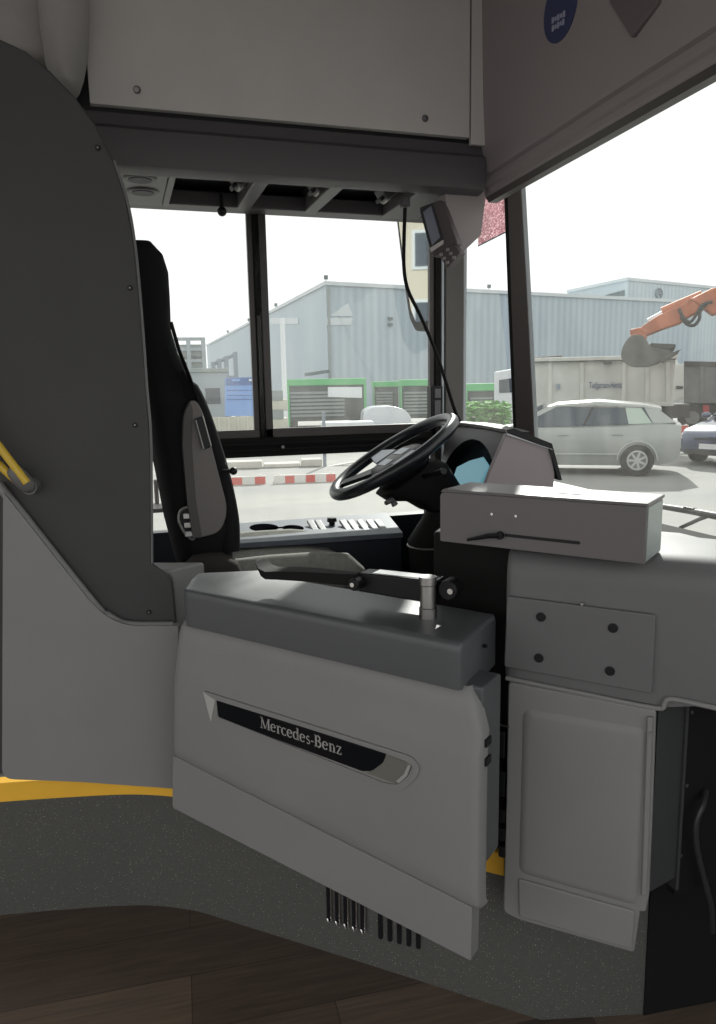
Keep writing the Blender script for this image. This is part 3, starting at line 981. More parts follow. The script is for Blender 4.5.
m_ = MB(); m_.cyl(AR.p(cR[0] - .004, -.046, cR[1]), AR.p(cR[0] - .004, -.010, cR[1]), .021, 20); hd = m_.build('hinge_disc', 'black_plastic', SA, bevel=.003)
m_ = MB(); m_.cyl(AR.p(cR[0] + .004, -.010, cR[1]), AR.p(cR[0] + .004, -.005, cR[1]), .006, 12); m_.build('bolt', 'chrome', hd)
m_ = MB(); m_.cyl(AR.p(aL[0] + .004, -.02, aL[1]), AR.p(aL[0] + .004, .024, aL[1]), .014, 20); hd = m_.build('hinge_disc', 'black_plastic', SA, bevel=.003)
m_ = MB(); m_.cyl(AR.p(aL[0] + .003, .024, aL[1]), AR.p(aL[0] + .003, .027, aL[1]), .005, 12); m_.build('bolt', 'chrome', hd)
pad = [(358, 579), (335, 577), (310, 574.5), (285, 573), (272, 573), (266, 570), (262, 564), (259, 560)]
rings = []
for i, (x, y) in enumerate(pad):
    u, z = AR.at(x, y, .0)
    hw = (.012, .018, .024, .028, .028, .026, .022, .014)[i]; hh = (.013, .012, .011, .010, .009, .009, .007, .003)[i]
    rings.append([AR.p(u + (hh * .5 if i > 4 else 0), -hw, z - hh), AR.p(u + (hh * .5 if i > 4 else 0), hw, z - hh), AR.p(u - (hh * .3 if i > 4 else 0), hw, z + hh), AR.p(u - (hh * .3 if i > 4 else 0), -hw, z + hh)])
MB().loft(rings).build('lever_blade', 'rubber', SA, bevel=.003)

# ------------------------------------------------------------------ partition behind the driver
PA = thing('partition_panel', PART.p(-.15, 0, .8), 'large dark grey curved partition panel behind the driver seat', 'partition')
arc = [(-170, -28), (-70, 10), (-30, 24), (0, 39), (25, 51), (50, 71), (75, 97), (95, 124), (113, 160), (126, 200), (134, 245), (141, 320), (146, 390), (150, 445), (151, 564), (160, 571), (171, 579), (173, 590), (176, 627), (178, 781), (40, 772), (-170, 778)]
uz = PART.poly(arc, .0)
MB().plate(PART, uz, -.025, 0).build('panel', 'dark_partition', PA, bevel=.004, seg=2)
ed = []
for x, y in [(113, 160), (126, 200), (134, 245), (141, 320), (146, 390), (150, 445), (151, 564)]:
    u, z = PART.at(x, y, 0); ed.append(PART.p(u + .002, -.004, z))
MB().tube(smooth_path(ed, 4), .0035, 8).build('edge_bead', 'dash_grey', PA)  # reflection along the edge put into a bead paler than the panel
for q in ((98, 148), (130, 288), (135, 425), (149, 612)):
    u, z = PART.at(*q); m_ = MB(); disc(m_, PART.p(u, 0, z), PART.n, .0065, .0035, 14)
    so = m_.build('screw', 'black_plastic', PA, bevel=.001)
    m_ = MB(); disc(m_, PART.p(u, .0035, z), PART.n, .002, .0012, 8); m_.build('screw_socket', 'steel_dull', so)

# pale moulding in front of the partition foot
SP = thing('cab_side_panel', PART.p(-.15, .03, .4), 'pale grey cab side moulding with sloping top edge above the yellow strip', 'panel')
sp_px = [(3, 492), (92, 604), (108, 618), (128, 626), (178, 626), (178, 789), (80, 782), (2, 779)]
uz = PART.poly(sp_px, .03)
MB().plate(PART, rnd(uz, [.005, .03, .03, .03, .004, .01, .0, .03]), .001, .03).build('panel', 'grey_moulding', SP, bevel=.010, seg=4)
ledge = [(-2, 484), (92, 602), (108, 616), (128, 625), (173, 626)]
lp = [PART.p(*(lambda a: (a[0], .012, a[1]))(PART.at(x, y, .012))) for x, y in ledge]
MB().tube(smooth_path(lp, 5), .012, 10).build('rolled_edge', 'grey_moulding', SP)
# yellow handrail
HR = thing('handrail', PART.p(-.3, .05, 1.3), 'yellow double handrail end in a grey cap on the dark partition', 'handrail')
for (xa, ya, xb, yb, w) in ((-110, 303, 27, 483, .05), (-112, 362, 22, 486, .035)):
    a = PART.at(xa, ya, w)
    MB().cyl(PART.p(a[0], -.002, a[1]), PART.p(a[0], w + .012, a[1]), .018, 16).build('mount', 'grey_cap', HR); b_ = PART.at(xb, yb, w)
    MB().cyl(PART.p(a[0], w, a[1]), PART.p(b_[0], w, b_[1]), .0098, 16).build('tube', 'yellow_tube', HR)
a = PART.at(10, 466, .04); b_ = PART.at(28, 487, .035)
MB().tube([PART.p(a[0], .04, a[1]), PART.p(lerp(a[0], b_[0], .5), .038, lerp(a[1], b_[1], .5)), PART.p(b_[0], .03, b_[1]), PART.p(b_[0] + .008, .02, b_[1] - .008)], [.018, .022, .022, .012], 16).build('end_cap', 'grey_cap', HR, sub=1)
MB().cyl(PART.p(b_[0], -.002, b_[1]), PART.p(b_[0], .03, b_[1]), .02, 16).build('mount', 'grey_cap', HR)

# ------------------------------------------------------------------ podium vents
RS = Frame((0.19, 1.86), -41.2)
def vent(name, label, x0, x1, ys, n, clip):
    t = None
    a = RS.at(x0, ys[0], .002); b_ = RS.at(x1, ys[1], .002)
    du = (b_[0] - a[0]) / (n - 1)
    root = thing(name, RS.p((a[0] + b_[0]) / 2, 0, b_[1]), label, 'vent')
    for i in range(n):
        x = lerp(x0, x1, i / (n - 1)); y0 = lerp(ys[0], ys[1], i / (n - 1)); y1 = lerp(ys[2], ys[3], i / (n - 1))
        c = RS.at(x, y0, .002); e = RS.at(x, y1, .002)
        MB().plate(RS, rnd([(c[0] - .0055, e[1]), (c[0] + .0055, e[1]), (c[0] + .0055, c[1] + .01), (c[0] - .0055, c[1] + .01)], .005), -.02, .0025).build('slot', 'black_plastic', root)
        if clip:
            MB().tube([RS.p(c[0] + .008, .003, c[1] + .01), RS.p(c[0] + .008, .004, e[1] + .006), RS.p(c[0] + .003, .010, e[1] + .003), RS.p(c[0] - .003, .006, e[1] + .010)], .0026, 8).build('clip', 'chrome', root)
    return root
vent('vent_grille', 'left vent grille of bright metal clips in the podium riser', 328, 362, (885, 898, 921, 932), 5, True)
vent('vent_grille', 'right vent grille of plain black slots in the podium riser', 380, 418, (914, 932, 939, 949), 5, False)

# ------------------------------------------------------------------ overhead
OC = thing('overhead_cabinet', OVER.p(.6, -.2, 2.28), 'wide pale grey overhead cabinet front with two screws', 'cabinet')
z_l = OVER.at(88, 103)[1]
uA, uB = OVER.at(86, 50)[0], OVER.at(470, 80)[0]
MB().plate(OVER, [(uA, z_l), (uB, z_l), (uB, 2.76), (uA, 2.76)], -.025, 0).build('door_panel', 'grey_panel', OC, bevel=.002)
MB().fbox(OVER, uB + .006, 1.26, -.02, -.001, z_l - .02, 2.76).build('side_filler', 'grey_panel', OC, bevel=.002)
MB().fbox(OVER, uA - .02, 1.24, -.5, -.026, z_l - .01, 2.76).build('carcass', 'black_plastic', OC)
for q in ((137, 90), (425, 118.5)):
    u, z = OVER.at(*q); m_ = MB(); disc(m_, OVER.p(u, 0, z), OVER.n, .011, .004, 18); so = m_.build('lock', 'console_dark', OC, bevel=.001)
    m_ = MB(); disc(m_, OVER.p(u - .002, .004, z - .001), OVER.n, .0075, .002, 14); m_.build('lock_core', 'chrome', so)

CN = thing('overhead_console', OVER.p(.6, -.1, 2.1), 'dark grey overhead console with storage pockets above the side window', 'console')
zc0 = OVER.at(120, 166, .0)[1]     # lower lip
prof = [(-.03, z_l + .0), (-.02, z_l - .045), (-.012, z_l - .05), (.0, z_l - .06), (.006, zc0 + .03), (.0, zc0 + .004), (-.012, zc0), (-.06, zc0 - .004), (-.06, zc0 + .02), (-.3, z_l)]
MB().prism([OVER.p(uA - .02, w, z) for w, z in prof], OVER.u * (1.232 - uA + .02)).build('front_rail', 'console_dark', CN, sharp=35)
# underside with pockets
zb_ = zc0 + .01
us = MB()
us.fbox(OVER, -.2, 1.24, -.56, -.46, zb_ - .002, zb_ + .05)
us.fbox(OVER, -.2, 1.24, -.085, -.055, zb_ - .012, zb_ + .05)
us.build('under_rail', 'console_dark', CN, bevel=.006)
MB().fbox(OVER, -.2, 1.24, -.56, -.02, zb_ + .075, zb_ + .10).build('pocket_roof', 'console_pocket', CN)
def over_u(x, y): return atZ(x, y, zb_)
for xa, xb, yy in ((165, 172, 192), (247, 262, 192), (318, 332, 198), (398, 440, 205)):
    P0, P1 = atZ(xa, yy, zb_), atZ(xb, yy, zb_)
    MB().fbox(OVER, P0.x, P1.x, -.50, -.06, zb_ - .004, zb_ + .08).build('divider', 'console_rib', CN, bevel=.004)
# roundel vents at the left end
P0 = atZ(165, 190, zb_)
MB().fbox(OVER, -.2, P0.x, -.50, -.06, zb_ - .004, zb_ + .08).build('vent_plate', 'console_rib', CN, bevel=.004)
for q in ((140, 178), (143, 191)):
    P = atZ(*q, zb_ - .004)
    m_ = MB(); m_.cyl(P, P + V((0, 0, -.006)), .055, 28, .048); r_ = m_.build('air_vent', 'console_dark', CN, bevel=.002)
    m_ = MB(); m_.cyl(P + V((0, 0, -.006)), P + V((0, 0, -.008)), .036, 24); m_.build('air_vent_core', 'console_pocket', r_)
# switch clusters hanging in the pockets
for q in ((240, 185), (318, 190), (386, 198)):
    P = atZ(*q, zb_ + .02)
    R = Matrix.Rotation(rad(-35), 3, 'Y')
    k_ = MB().box(P + V((0, 0, .02)), (.05, .08, .05), R).build('switch_block', 'console_rib', CN, bevel=.004)
    for dx in (-.012, .012):
        MB().box(P + V((dx - .012, -.0, -.008)), (.016, .05, .014), R).build('switch', 'console_pocket' if dx < 0 else 'steel_dull', k_, bevel=.002)

# small ball hook under the console
P = atY(222, 211.5, 2.80)
hk = MB(); hk.ball(P, .017); hk.cyl(P, P + V((0, 0, .06)), .007, 12)
tag(hk.build('ball_hook', 'black_plastic'), 'small black ball knob hanging under the overhead console at the window', 'hook')

# windscreen header cover
HD = thing('header_cover', V((1.25, 1.2, 2.1)), 'long grey header cover above the windscreen with stepped lower edge', 'cover')
uh = HEAD.at(488, 190)[0]           # left end (negative u = +Y)
def hz(px, py, w=0): return HEAD.at(px, py, w)
# lower edge line rises slightly toward the middle of the bus
eL, eR = HEAD.at(490, 192), HEAD.at(716, 58)
def zl(u): return lerp(eL[1], eR[1], (u - eL[0]) / (eR[0] - eL[0]))
ua_, ub2 = -2.45, 1.3
hprof = [(.03, .72), (.02, .30), (.012, .16), (.004, .085), (.0, .066), (-.012, .060), (-.012, .048), (-.004, .044), (-.004, .030), (-.014, .024), (-.014, .008), (-.02, .0), (-.08, .0), (-.20, .16), (-.30, .2), (-.30, .72)]
g = MB()
rings = [[HEAD.p(u, w, min(2.76, zl(min(u, -.6)) + dz)) for w, dz in hprof] for u in [ua_ + (ub2 - ua_) * i / 20 for i in range(21)]]
g.loft(rings)
g.build('cover', 'header_grey', HD, sharp=30)
du_ = [(490, 200), (560, 158), (640, 108), (716, 62)]
lo = []
for i in range(12):
    u = lerp(-2.45, -.5, i / 11)
    lo.append([HEAD.p(u, -.018, zl(u) - .0), HEAD.p(u, -.03, zl(u) - .016), HEAD.p(u, -.06, zl(u) - .016), HEAD.p(u, -.06, zl(u))])
MB().loft(lo).build('blind_rail', 'frame_dark', HD)
# dark wedge speaker panel
wg = [(608, -12), (611, 4), (632, 38), (658, 4), (664, -12)]
uz = HEAD.poly(wg, .02)
MB().plate(HEAD, uz, .0, .024).build('speaker_panel', 'wedge_grey', HD, bevel=.004)
# blue round sticker with two lines of pale writing
c = HEAD.at(559, 14, .022); 
st_top = HEAD.at(548, 20, .024); st_b = HEAD.at(559, 41, .024)
R_ = .082
m_ = MB(); 
cc = HEAD.p(HEAD.at(559, 41, .024)[0], .0, HEAD.at(559, 41, .024)[1] + R_)
def hw(z): # header surface offset at this height
    dz = z - zl(-2.0)
    for (w1, z1), (w0, z0) in zip(hprof[1:], hprof):
        if z1 <= dz <= z0: return lerp(w1, w0, (dz - z1) / (z0 - z1))
    return .02
ring = []
for k in range(32):
    a = 2 * math.pi * k / 32
    uu = HEAD.at(559, 41, .024)[0] + R_ * math.cos(a); z2 = cc.z + R_ * math.sin(a)
    ring.append((uu, z2))
stk = MB().prism([HEAD.p(u, hw(z) + .0025, z) for u, z in ring], HEAD.n * -.002).build('sticker', 'sticker_blue', HD)
for (x0, y0, x1, y1) in ((553, 21, 567, 13), (553, 29, 566, 21)):
    a, b_ = HEAD.at(x0, y0, .02), HEAD.at(x1, y1, .02)
    n_ = 5
    for k in range(n_):
        ta_, tb_ = k / n_, (k + .7) / n_
        p0 = (lerp(a[0], b_[0], ta_), lerp(a[1], b_[1], ta_)); p1 = (lerp(a[0], b_[0], tb_), lerp(a[1], b_[1], tb_))
        hgt = .010 if k % 2 else .015
        pts = [(p0[0], p0[1] - hgt / 2), (p1[0], p1[1] - hgt / 2), (p1[0], p1[1] + hgt / 2), (p0[0], p0[1] + hgt / 2)]
        MB().prism([HEAD.p(u, hw(z) + .0035, z) for u, z in pts], HEAD.n * -.0015).build('sticker_print', 'sticker_text', stk)

# pale ceiling moulding left of the cabinet
CM = thing('ceiling_moulding', V((-.25, 2.2, 2.3)), 'pale rounded ceiling moulding between the partition and overhead cabinet', 'moulding')
def blob(pxs, Yd, depth, hw_, name):
    fr_ = Frame((0, Yd), 0)
    rings = []
    for (x, y, r) in pxs:
        u, z = fr_.at(x, y)
        rr = r / F * (Yd * 1.1)
        rings.append([fr_.p(u + rr * math.cos(a), depth * math.sin(a), z) for a in [2 * math.pi * k / 24 for k in range(24)]])
    return MB().loft(rings).build(name, 'pale_roof', CM, sub=1)
blob([(62, -40, 21), (63, 10, 20), (65, 50, 18), (67, 80, 13), (69, 96, 6)], 2.35, .09, 0, 'front_fold')
blob([(5, -60, 48), (8, 10, 45), (12, 45, 42), (20, 62, 34), (26, 72, 20)], 2.42, .12, 0, 'rear_fold')

# ------------------------------------------------------------------ monitor on the console corner
MN = thing('monitor_unit', V((1.16, 2.48, 1.9)), 'grey monitor housing with small screen and keys at the front corner', 'monitor')
MF = Frame((0, 2.46), 0)
hs = MF.poly([(445, 192), (487, 188), (481, 235), (461, 254), (452, 261), (453, 240), (447, 215)], 0)
MB().plate(MF, rnd(hs, .01), -.07, 0).build('housing', 'header_grey', MN, bevel=.006)
# screen block turned toward the driver
MA = Frame((MF.p(MF.at(433, 230)[0], 0, 0).x, 2.46), -50)
sb_ = MA.poly([(418, 207), (440, 199), (457, 243), (432, 257)], 0)
MB().plate(MA, rnd(sb_, .008), -.05, -.006).build('screen_block', 'monitor_dark', MN, bevel=.006)
sc_ = MA.poly([(419.5, 210), (432, 203), (443, 240), (430, 250)], .0)
so = MB().plate(MA, rnd(sc_, .004), -.008, .0).build('screen_bezel', 'console_pocket', MN, bevel=.002)
sc_ = MA.poly([(423, 212), (431, 206), (440, 237), (432, 245)], .002)
MB().plate(MA, sc_, -.002, .002).build('screen', 'monitor_glass', so)
MB().plate(MA, MA.poly([(430, 248), (443, 240), (443, 244), (431, 252)], .002), -.004, .003).build('lower_bezel', 'grey_panel', so)
kb = MA.poly([(437, 254), (452, 243), (460, 252), (447, 268)], .0)
ko = MB().plate(MA, kb, -.05, -.002).build('key_panel', 'monitor_dark', MN, bevel=.004)
for i in range(2):
    for j in range(3):
        a = MA.at(441 + i * 6.5 + j * 3.2, 254.5 - i * 5 + j * 4.0, .0)
        MB().fbox(MA, a[0] - .006, a[0] + .006, -.003, .002, a[1] - .005, a[1] + .005).build('key', 'header_grey', ko, bevel=.001)

# gooseneck microphone
mp_ = [(405, 208), (404, 240), (404, 268), (408, 290), (420, 315), (434, 347), (444, 376), (452, 402), (457, 416)]
YY = [2.52, 2.52, 2.52, 2.52, 2.52, 2.53, 2.55, 2.58, 2.60]
pts = [atY(x, y, yy) for (x, y), yy in zip(mp_, YY)]
GN = thing('gooseneck_microphone', pts[-1], 'thin black gooseneck curving down from the overhead console to the dash', 'microphone')
MB().tube(smooth_path(pts, 6), .0065, 10).build('stem', 'rubber', GN)
MB().box(pts[0] + V((0, .0, .02)), (.03, .03, .035)).build('mount', 'console_dark', GN, bevel=.004)
MB().tube([pts[-1], pts[-1] + V((.012, 0, -.03))], [.009, .010], 12).build('tip', 'rubber', GN)

# intercom bracket on the pillar
q0 = SIDE.at(431, 386, .06); q1 = SIDE.at(443, 421, .06)
BK = thing('pillar_handset', SIDE.p((q0[0] + q1[0]) / 2, .04, q1[1]), 'small black handset bracket on the pillar beside the steering wheel', 'handset')
MB().fbox(SIDE, q0[0], q1[0], .015, .06, q1[1], q0[1]).build('body', 'black_plastic', BK, bevel=.004)
MB().fbox(SIDE, q0[0] + .015, q1[0] - .012, .06, .066, q0[1] - .05, q0[1] - .012).build('face_panel', 'dash_grey', BK, bevel=.002)
MB().fbox(SIDE, q0[0] + .015, q1[0] - .012, .06, .064, q1[1] + .02, q0[1] - .06).build('button', 'console_rib', BK, bevel=.002)

# red perforated sun blind at the quarter light
RB = thing('sun_blind', atY(490, 235, 2.86), 'small reddish perforated sun blind beside the monitor housing', 'blind')
bpts = [atY(478, 196, 2.88), atY(503, 190, 2.80), atY(508, 231, 2.80), atY(478, 246, 2.88)]
MB().prism(bpts, (.001, .002, 0)).build('fabric', 'blind_red', RB)
MB().cyl(bpts[3], bpts[2], .003, 8).build('hem_bar', 'hall_trim', RB)
MB().cyl(bpts[0] + V((0, 0, .02)), bpts[1] + V((0, 0, .02)), .018, 12).build('roller', 'frame_dark', RB)

# ------------------------------------------------------------------ side sill with switches
SL = thing('switch_sill', V((.7, 2.7, .88)), 'pale blue-grey sill with cup recess and switches under the side window', 'sill')
zs = .918
sil = [atZ(228, 541, zs), atZ(404, 533, zs), atZ(397, 517, zs), atZ(228, 520, zs)]
MB().prism([V((.32, 2.545, zs)), V((sil[1].x, 2.50, zs)), V((sil[2].x, 2.94, zs)), V((.40, 2.94, zs))], (0, 0, -.02)).build('top_plate', 'sill_grey', SL, bevel=.003)
MB().prism([V((.32, 2.565, zs - .02)), V((sil[1].x, 2.52, zs - .02)), V((sil[1].x + .1, 2.94, zs - .02)), V((.40, 2.94, zs - .02))], (0, 0, PT - zs + .021)).build('side_box', 'navy_dark', SL)
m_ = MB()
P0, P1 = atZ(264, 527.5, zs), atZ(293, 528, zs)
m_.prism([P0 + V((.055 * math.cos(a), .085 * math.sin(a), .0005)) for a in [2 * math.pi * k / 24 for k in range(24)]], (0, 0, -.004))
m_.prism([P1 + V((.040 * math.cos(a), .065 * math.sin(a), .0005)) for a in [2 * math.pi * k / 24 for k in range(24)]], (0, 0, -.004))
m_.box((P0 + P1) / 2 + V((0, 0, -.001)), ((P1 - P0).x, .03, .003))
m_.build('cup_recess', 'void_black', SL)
for x in (313, 321, 346, 354, 363.5, 373, 381.5):
    P = atZ(x, 526.5, zs + .004)
    sw = MB().box(P, (.024, .11, .012), Matrix.Rotation(rad(14), 3, 'X')).build('rocker_switch', 'switch_light', SL, bevel=.003)
P = atZ(332, 525, zs)
MB().tube([P, P + V((0, 0, .012)), P + V((.0, 0, .014)), P + V((0, 0, .03))], [.012, .012, .02, .018], 14).build('knob', 'black_plastic', SL, bevel=.002)

# ------------------------------------------------------------------ steering wheel + column
WC = atY(393, 456, 2.40)
ph = rad(31); ps = rad(4.5)
e1 = V((math.cos(ph), 0, math.sin(ph))); en = V((-math.sin(ph) * math.cos(ps), math.sin(ps), math.cos(ph) * math.cos(ps))); e2 = en.cross(e1)
def wp(a, b_, c): return WC + e1 * a + e2 * b_ + en * c
SW = thing('steering_wheel', WC, 'black leather steering wheel with grey spoke trim', 'steering wheel')
RW = .237
MB().tube([wp(RW * math.cos(2 * math.pi * k / 72), RW * math.sin(2 * math.pi * k / 72), 0) for k in range(72)], .0205, 16, closed=True).build('rim', 'leather_wheel', SW)
hub = []
for c, r in ((-.085, .085), (-.055, .105), (-.025, .105), (-.012, .095), (-.004, .07)):
    hub.append([wp(r * 1.0 * math.copysign(abs(math.cos(a)) ** .7, math.cos(a)), r * 1.05 * math.copysign(abs(math.sin(a)) ** .7, math.sin(a)), c) for a in [2 * math.pi * k / 32 for k in range(32)]])
ho = MB().loft(hub).build('hub', 'black_plastic', SW, sharp=60)
for a0 in (rad(90), rad(270), rad(215), rad(145)):
    d = e1 * math.cos(a0) + e2 * math.sin(a0); t_ = e1 * -math.sin(a0) + e2 * math.cos(a0)
    rings = []
    for r, hw_, c in ((.06, .04, -.02), (.12, .034, -.014), (.19, .026, -.006), (.232, .03, 0)):
        rings.append([WC + d * r + t_ * s_ * hw_ + en * (c + h) for s_, h in ((-1, -.008), (1, -.008), (1, .006), (-1, .006))])
    so = MB().loft(rings).build('spoke', 'black_plastic', SW, bevel=.004)
    if a0 in (rad(90), rad(270)):
        rings = [[WC + d * r + t_ * s_ * hw_ + en * (c + h) for s_, h in ((-1, .002), (1, .002), (1, .011), (-1, .011))] for r, hw_, c in ((.085, .045, -.014), (.13, .04, -.010), (.185, .026, -.004))]
        MB().loft(rings).build('button_pad', 'wheel_trim', so, bevel=.003)
for s_ in (-1, 1):
    MB().prism([wp(s_ * .035 + dx, dy, -.006) for dx, dy in ((-.02, -.045), (.02, -.045), (.02, .045), (-.02, .045))], en * .004).build('trim_strip', 'wheel_trim', ho, bevel=.002)

SC = thing('steering_column', V((1.0, 2.4, PT)), 'black steering column shroud below the wheel', 'column')
def oval(c, ax, ay, u_, v_, n=28, p=.6):
    return [c + u_ * ax * math.copysign(abs(math.cos(a)) ** p, math.cos(a)) + v_ * ay * math.copysign(abs(math.sin(a)) ** p, math.sin(a)) for a in [2 * math.pi * k / n for k in range(n)]]
MB().loft([oval(wp(0, 0, -.07), .07, .07, e1, e2), oval(wp(.0, 0, -.085), .115, .10, e1, e2), oval(wp(.02, 0, -.12), .12, .10, e1, e2), oval(wp(.05, 0, -.19), .10, .09, V((.97, 0, .2)), e2), oval(wp(.06, 0, -.26), .085, .085, V((1, 0, 0)), e2)]).build('shroud', 'rubber', SC, sharp=60)
c0_ = wp(.06, 0, -.27); bt_ = atY(427, 545, 2.4)
MB().loft([oval(c0_, .07, .075, V((1, 0, 0)), e2, p=1), oval(V((bt_.x, 2.4, bt_.z + .02)), .07, .075, V((1, 0, 0)), e2, p=1), oval(V((bt_.x + .04, 2.4, .7)), .09, .10, V((1, 0, 0)), e2, p=1), oval(V((bt_.x + .12, 2.4, PT)), .12, .13, V((1, 0, 0)), e2, p=1)]).build('boot', 'rubber', SC)
MB().tube([V((bt_.x + .01, 2.4, bt_.z)) + V((.078 * math.cos(2 * math.pi * k / 40), .082 * math.sin(2 * math.pi * k / 40), .0)) for k in range(40)], .004, 8, closed=True).build('boot_ring', 'steel_dull', SC)
st0 = wp(.03, -.10, -.10); st1 = wp(.05, -.25, -.085)
MB().tube([st0, (st0 + st1) / 2, st1], [.009, .008, .011], 10).build('stalk', 'black_plastic', SC)
lo_ = atY(352, 506, 2.36)
MB().tube([atY(335 + 60, 505, 2.32), atY(392, 500, 2.32), atY(386, 503, 2.30)], [.012, .01, .008], 10).build('adjust_lever', 'grey_cap', SC)

# ------------------------------------------------------------------ instrument binnacle
BN = thing('instrument_binnacle', V((1.3, 2.4, .9)), 'hooded instrument cluster with pale blue reflection on its display behind the wheel', 'instrument cluster')
Yn, Yf = 2.05, 2.78
NF = Frame((0, Yn), 0)
sd = NF.poly([(507, 433), (550, 447), (555, 474), (552, 500), (480, 500), (491, 470)], 0)
MB().plate(NF, rnd(sd, [.006, .01, .01, 0, 0, .004]), -.02, 0).build('side_cheek', 'header_grey', BN, bevel=.003)
# hood: sweeps from the near cheek over to the far end
far = Frame((0, Yf), 0)
hA = NF.at(507, 431); hB = NF.at(551, 446)
rings = []
for i in range(9):
    t = i / 8
    y = lerp(Yn - .006, Yf, t)
    xo = .02 * math.sin(math.pi * t) + .10 * t
    zo = .002 * math.sin(math.pi * t) - .004 * t
    rings.append([V((hA[0] + xo, y, hA[1] + zo - .006)), V((hA[0] + xo - .004, y, hA[1] + zo + .004)), V((hA[0] + xo + .02, y, hA[1] + zo + .008)), V((hB[0] + xo * .8, y, hB[1] + zo + .008)), V((hB[0] + .04 + xo * .8, y, hB[1] + zo - .11)), V((hB[0] + .028 + xo * .8, y, hB[1] + zo - .11)), V((hB[0] - .01 + xo * .8, y, hB[1] + zo - .008))])
MB().loft(rings).build('hood', 'black_plastic', BN, sharp=35)
eA, eB = NF.at(506.5, 430.5), NF.at(551.5, 445.5)
MB().prism([V((eA[0], Yn - .007, eA[1] - .013)), V((eB[0], Yn - .007, eB[1] - .013)), V((eB[0], Yn + .004, eB[1] + .003)), V((eA[0], Yn + .004, eA[1] + .003))], (0, .004, 0)).build('hood_edge_glint', 'hood_edge_highlight', BN)  # paler than the hood: its sunlit highlight put into the colour
# fascia with arch
zf0, zf1 = 1.03, hA[1] - .006
fas = MB()
ring_o, ring_i = [], []
xa = lambda z, y: lerp(1.10, 1.17, (z - 1.03) / .26) + .10 * (y - Yn) / (Yf - Yn)
def fp(y, z, dx=0): return V((xa(z, y) + dx, y, z))
n_ = 24
out = [(Yn + .02, zf0)] + [(lerp(Yn + .02, Yf - .02, k / n_), zf1 + .01 * math.sin(math.pi * k / n_)) for k in range(n_ + 1)] + [(Yf - .02, zf0)]
inn = [(Yn + .07, zf0)] + [(lerp(Yn + .07, Yf - .07, k / n_), 1.08 + (zf1 - .045 - 1.08) * math.sin(math.pi * (k + .0) / n_) ** .45) for k in range(n_ + 1)] + [(Yf - .07, zf0)]
fas.loft([[fp(y, z, .05) for y, z in out], [fp(y, z) for y, z in out], [fp(y, z, -.002) for y, z in inn], [fp(y, z, .06) for y, z in inn]], closed=False)
fas.build('fascia', 'black_plastic', BN, sharp=40)
dsp = MB().prism([fp(y, z, .058) for y, z in ((Yn + .06, 1.04), (Yf - .06, 1.04), (Yf - .06, zf1 - .03), (Yn + .06, zf1 - .03))], (.01, 0, 0)).build('display', 'screen_dark', BN)
MB().prism([atX(x, y, 1.18) for x, y in ((449, 490), (457, 467), (470, 460.5), (483, 457), (489, 466), (486, 490))], (.003, 0, 0)).build('blue_reflection', 'display_reflection', dsp)
MB().prism([V((1.09, Yn + .02, PT)), V((1.7, Yn + .02, PT)), V((1.74, Yf + .15, PT)), V((1.16, Yf, PT))], (0, 0, .66)).build('pedestal', 'black_plastic', BN)
MB().prism([V((hB[0] - .05, Yn + .03, 1.03)), V((1.74, Yn + .03, .94)), V((1.74, Yf + .15, .90)), V((hB[0] + .05, Yf, 1.03))], (0, 0, .02)).build('rear_deck', 'black_plastic', BN)

# ------------------------------------------------------------------ driver seat
DS = thing('driver_seat', V((.40, 2.47, PT)), 'black driver seat with tall backrest and grey plastic side shell', 'seat')
YC = 2.47
def rr(xf, xr, yh, z, lean=0, n=32, p=.55, yc=YC):
    cx_, hx_ = (xf + xr) / 2, (xf - xr) / 2
    out = []
    for k in range(n):
        a = 2 * math.pi * k / n
        c_, s_ = math.cos(a), math.sin(a)
        out.append(V((cx_ + hx_ * math.copysign(abs(c_) ** p, c_), yc + yh * math.copysign(abs(s_) ** p, s_), z)))
    return out
MB().loft([rr(.26, .17, .15, .875), rr(.315, .14, .21, .90), rr(.325, .115, .235, 1.03), rr(.312, .10, .24, 1.15), rr(.285, .085, .24, 1.27), rr(.25, .07, .235, 1.38), rr(.215, .06, .22, 1.48), rr(.18, .06, .19, 1.56), rr(.165, .055, .165, 1.63), rr(.168, .05, .155, 1.72), rr(.168, .045, .15, 1.80), rr(.155, .05, .145, 1.85), rr(.125, .06, .12, 1.885), rr(.10, .08, .06, 1.893)]).build('backrest', 'fabric_dark', DS, sharp=180)
# padded bolster edges on the front of the backrest
SF = Frame((0, 2.235), 0)
bol = [SF.at(x, y) for x, y in ((186, 372), (203, 402), (217, 440), (229, 480), (237, 520), (238, 552))]
MB().tube(smooth_path([V((u - .018, 2.27, z)) for u, z in bol], 5), [.02] * 3 + [.03] * 23, 12).build('side_bolster', 'fabric_dark', DS)
MB().tube(smooth_path([V((u - .018, 2.67, z)) for u, z in bol], 5), [.02] * 3 + [.03] * 23, 12).build('side_bolster', 'fabric_dark', DS)
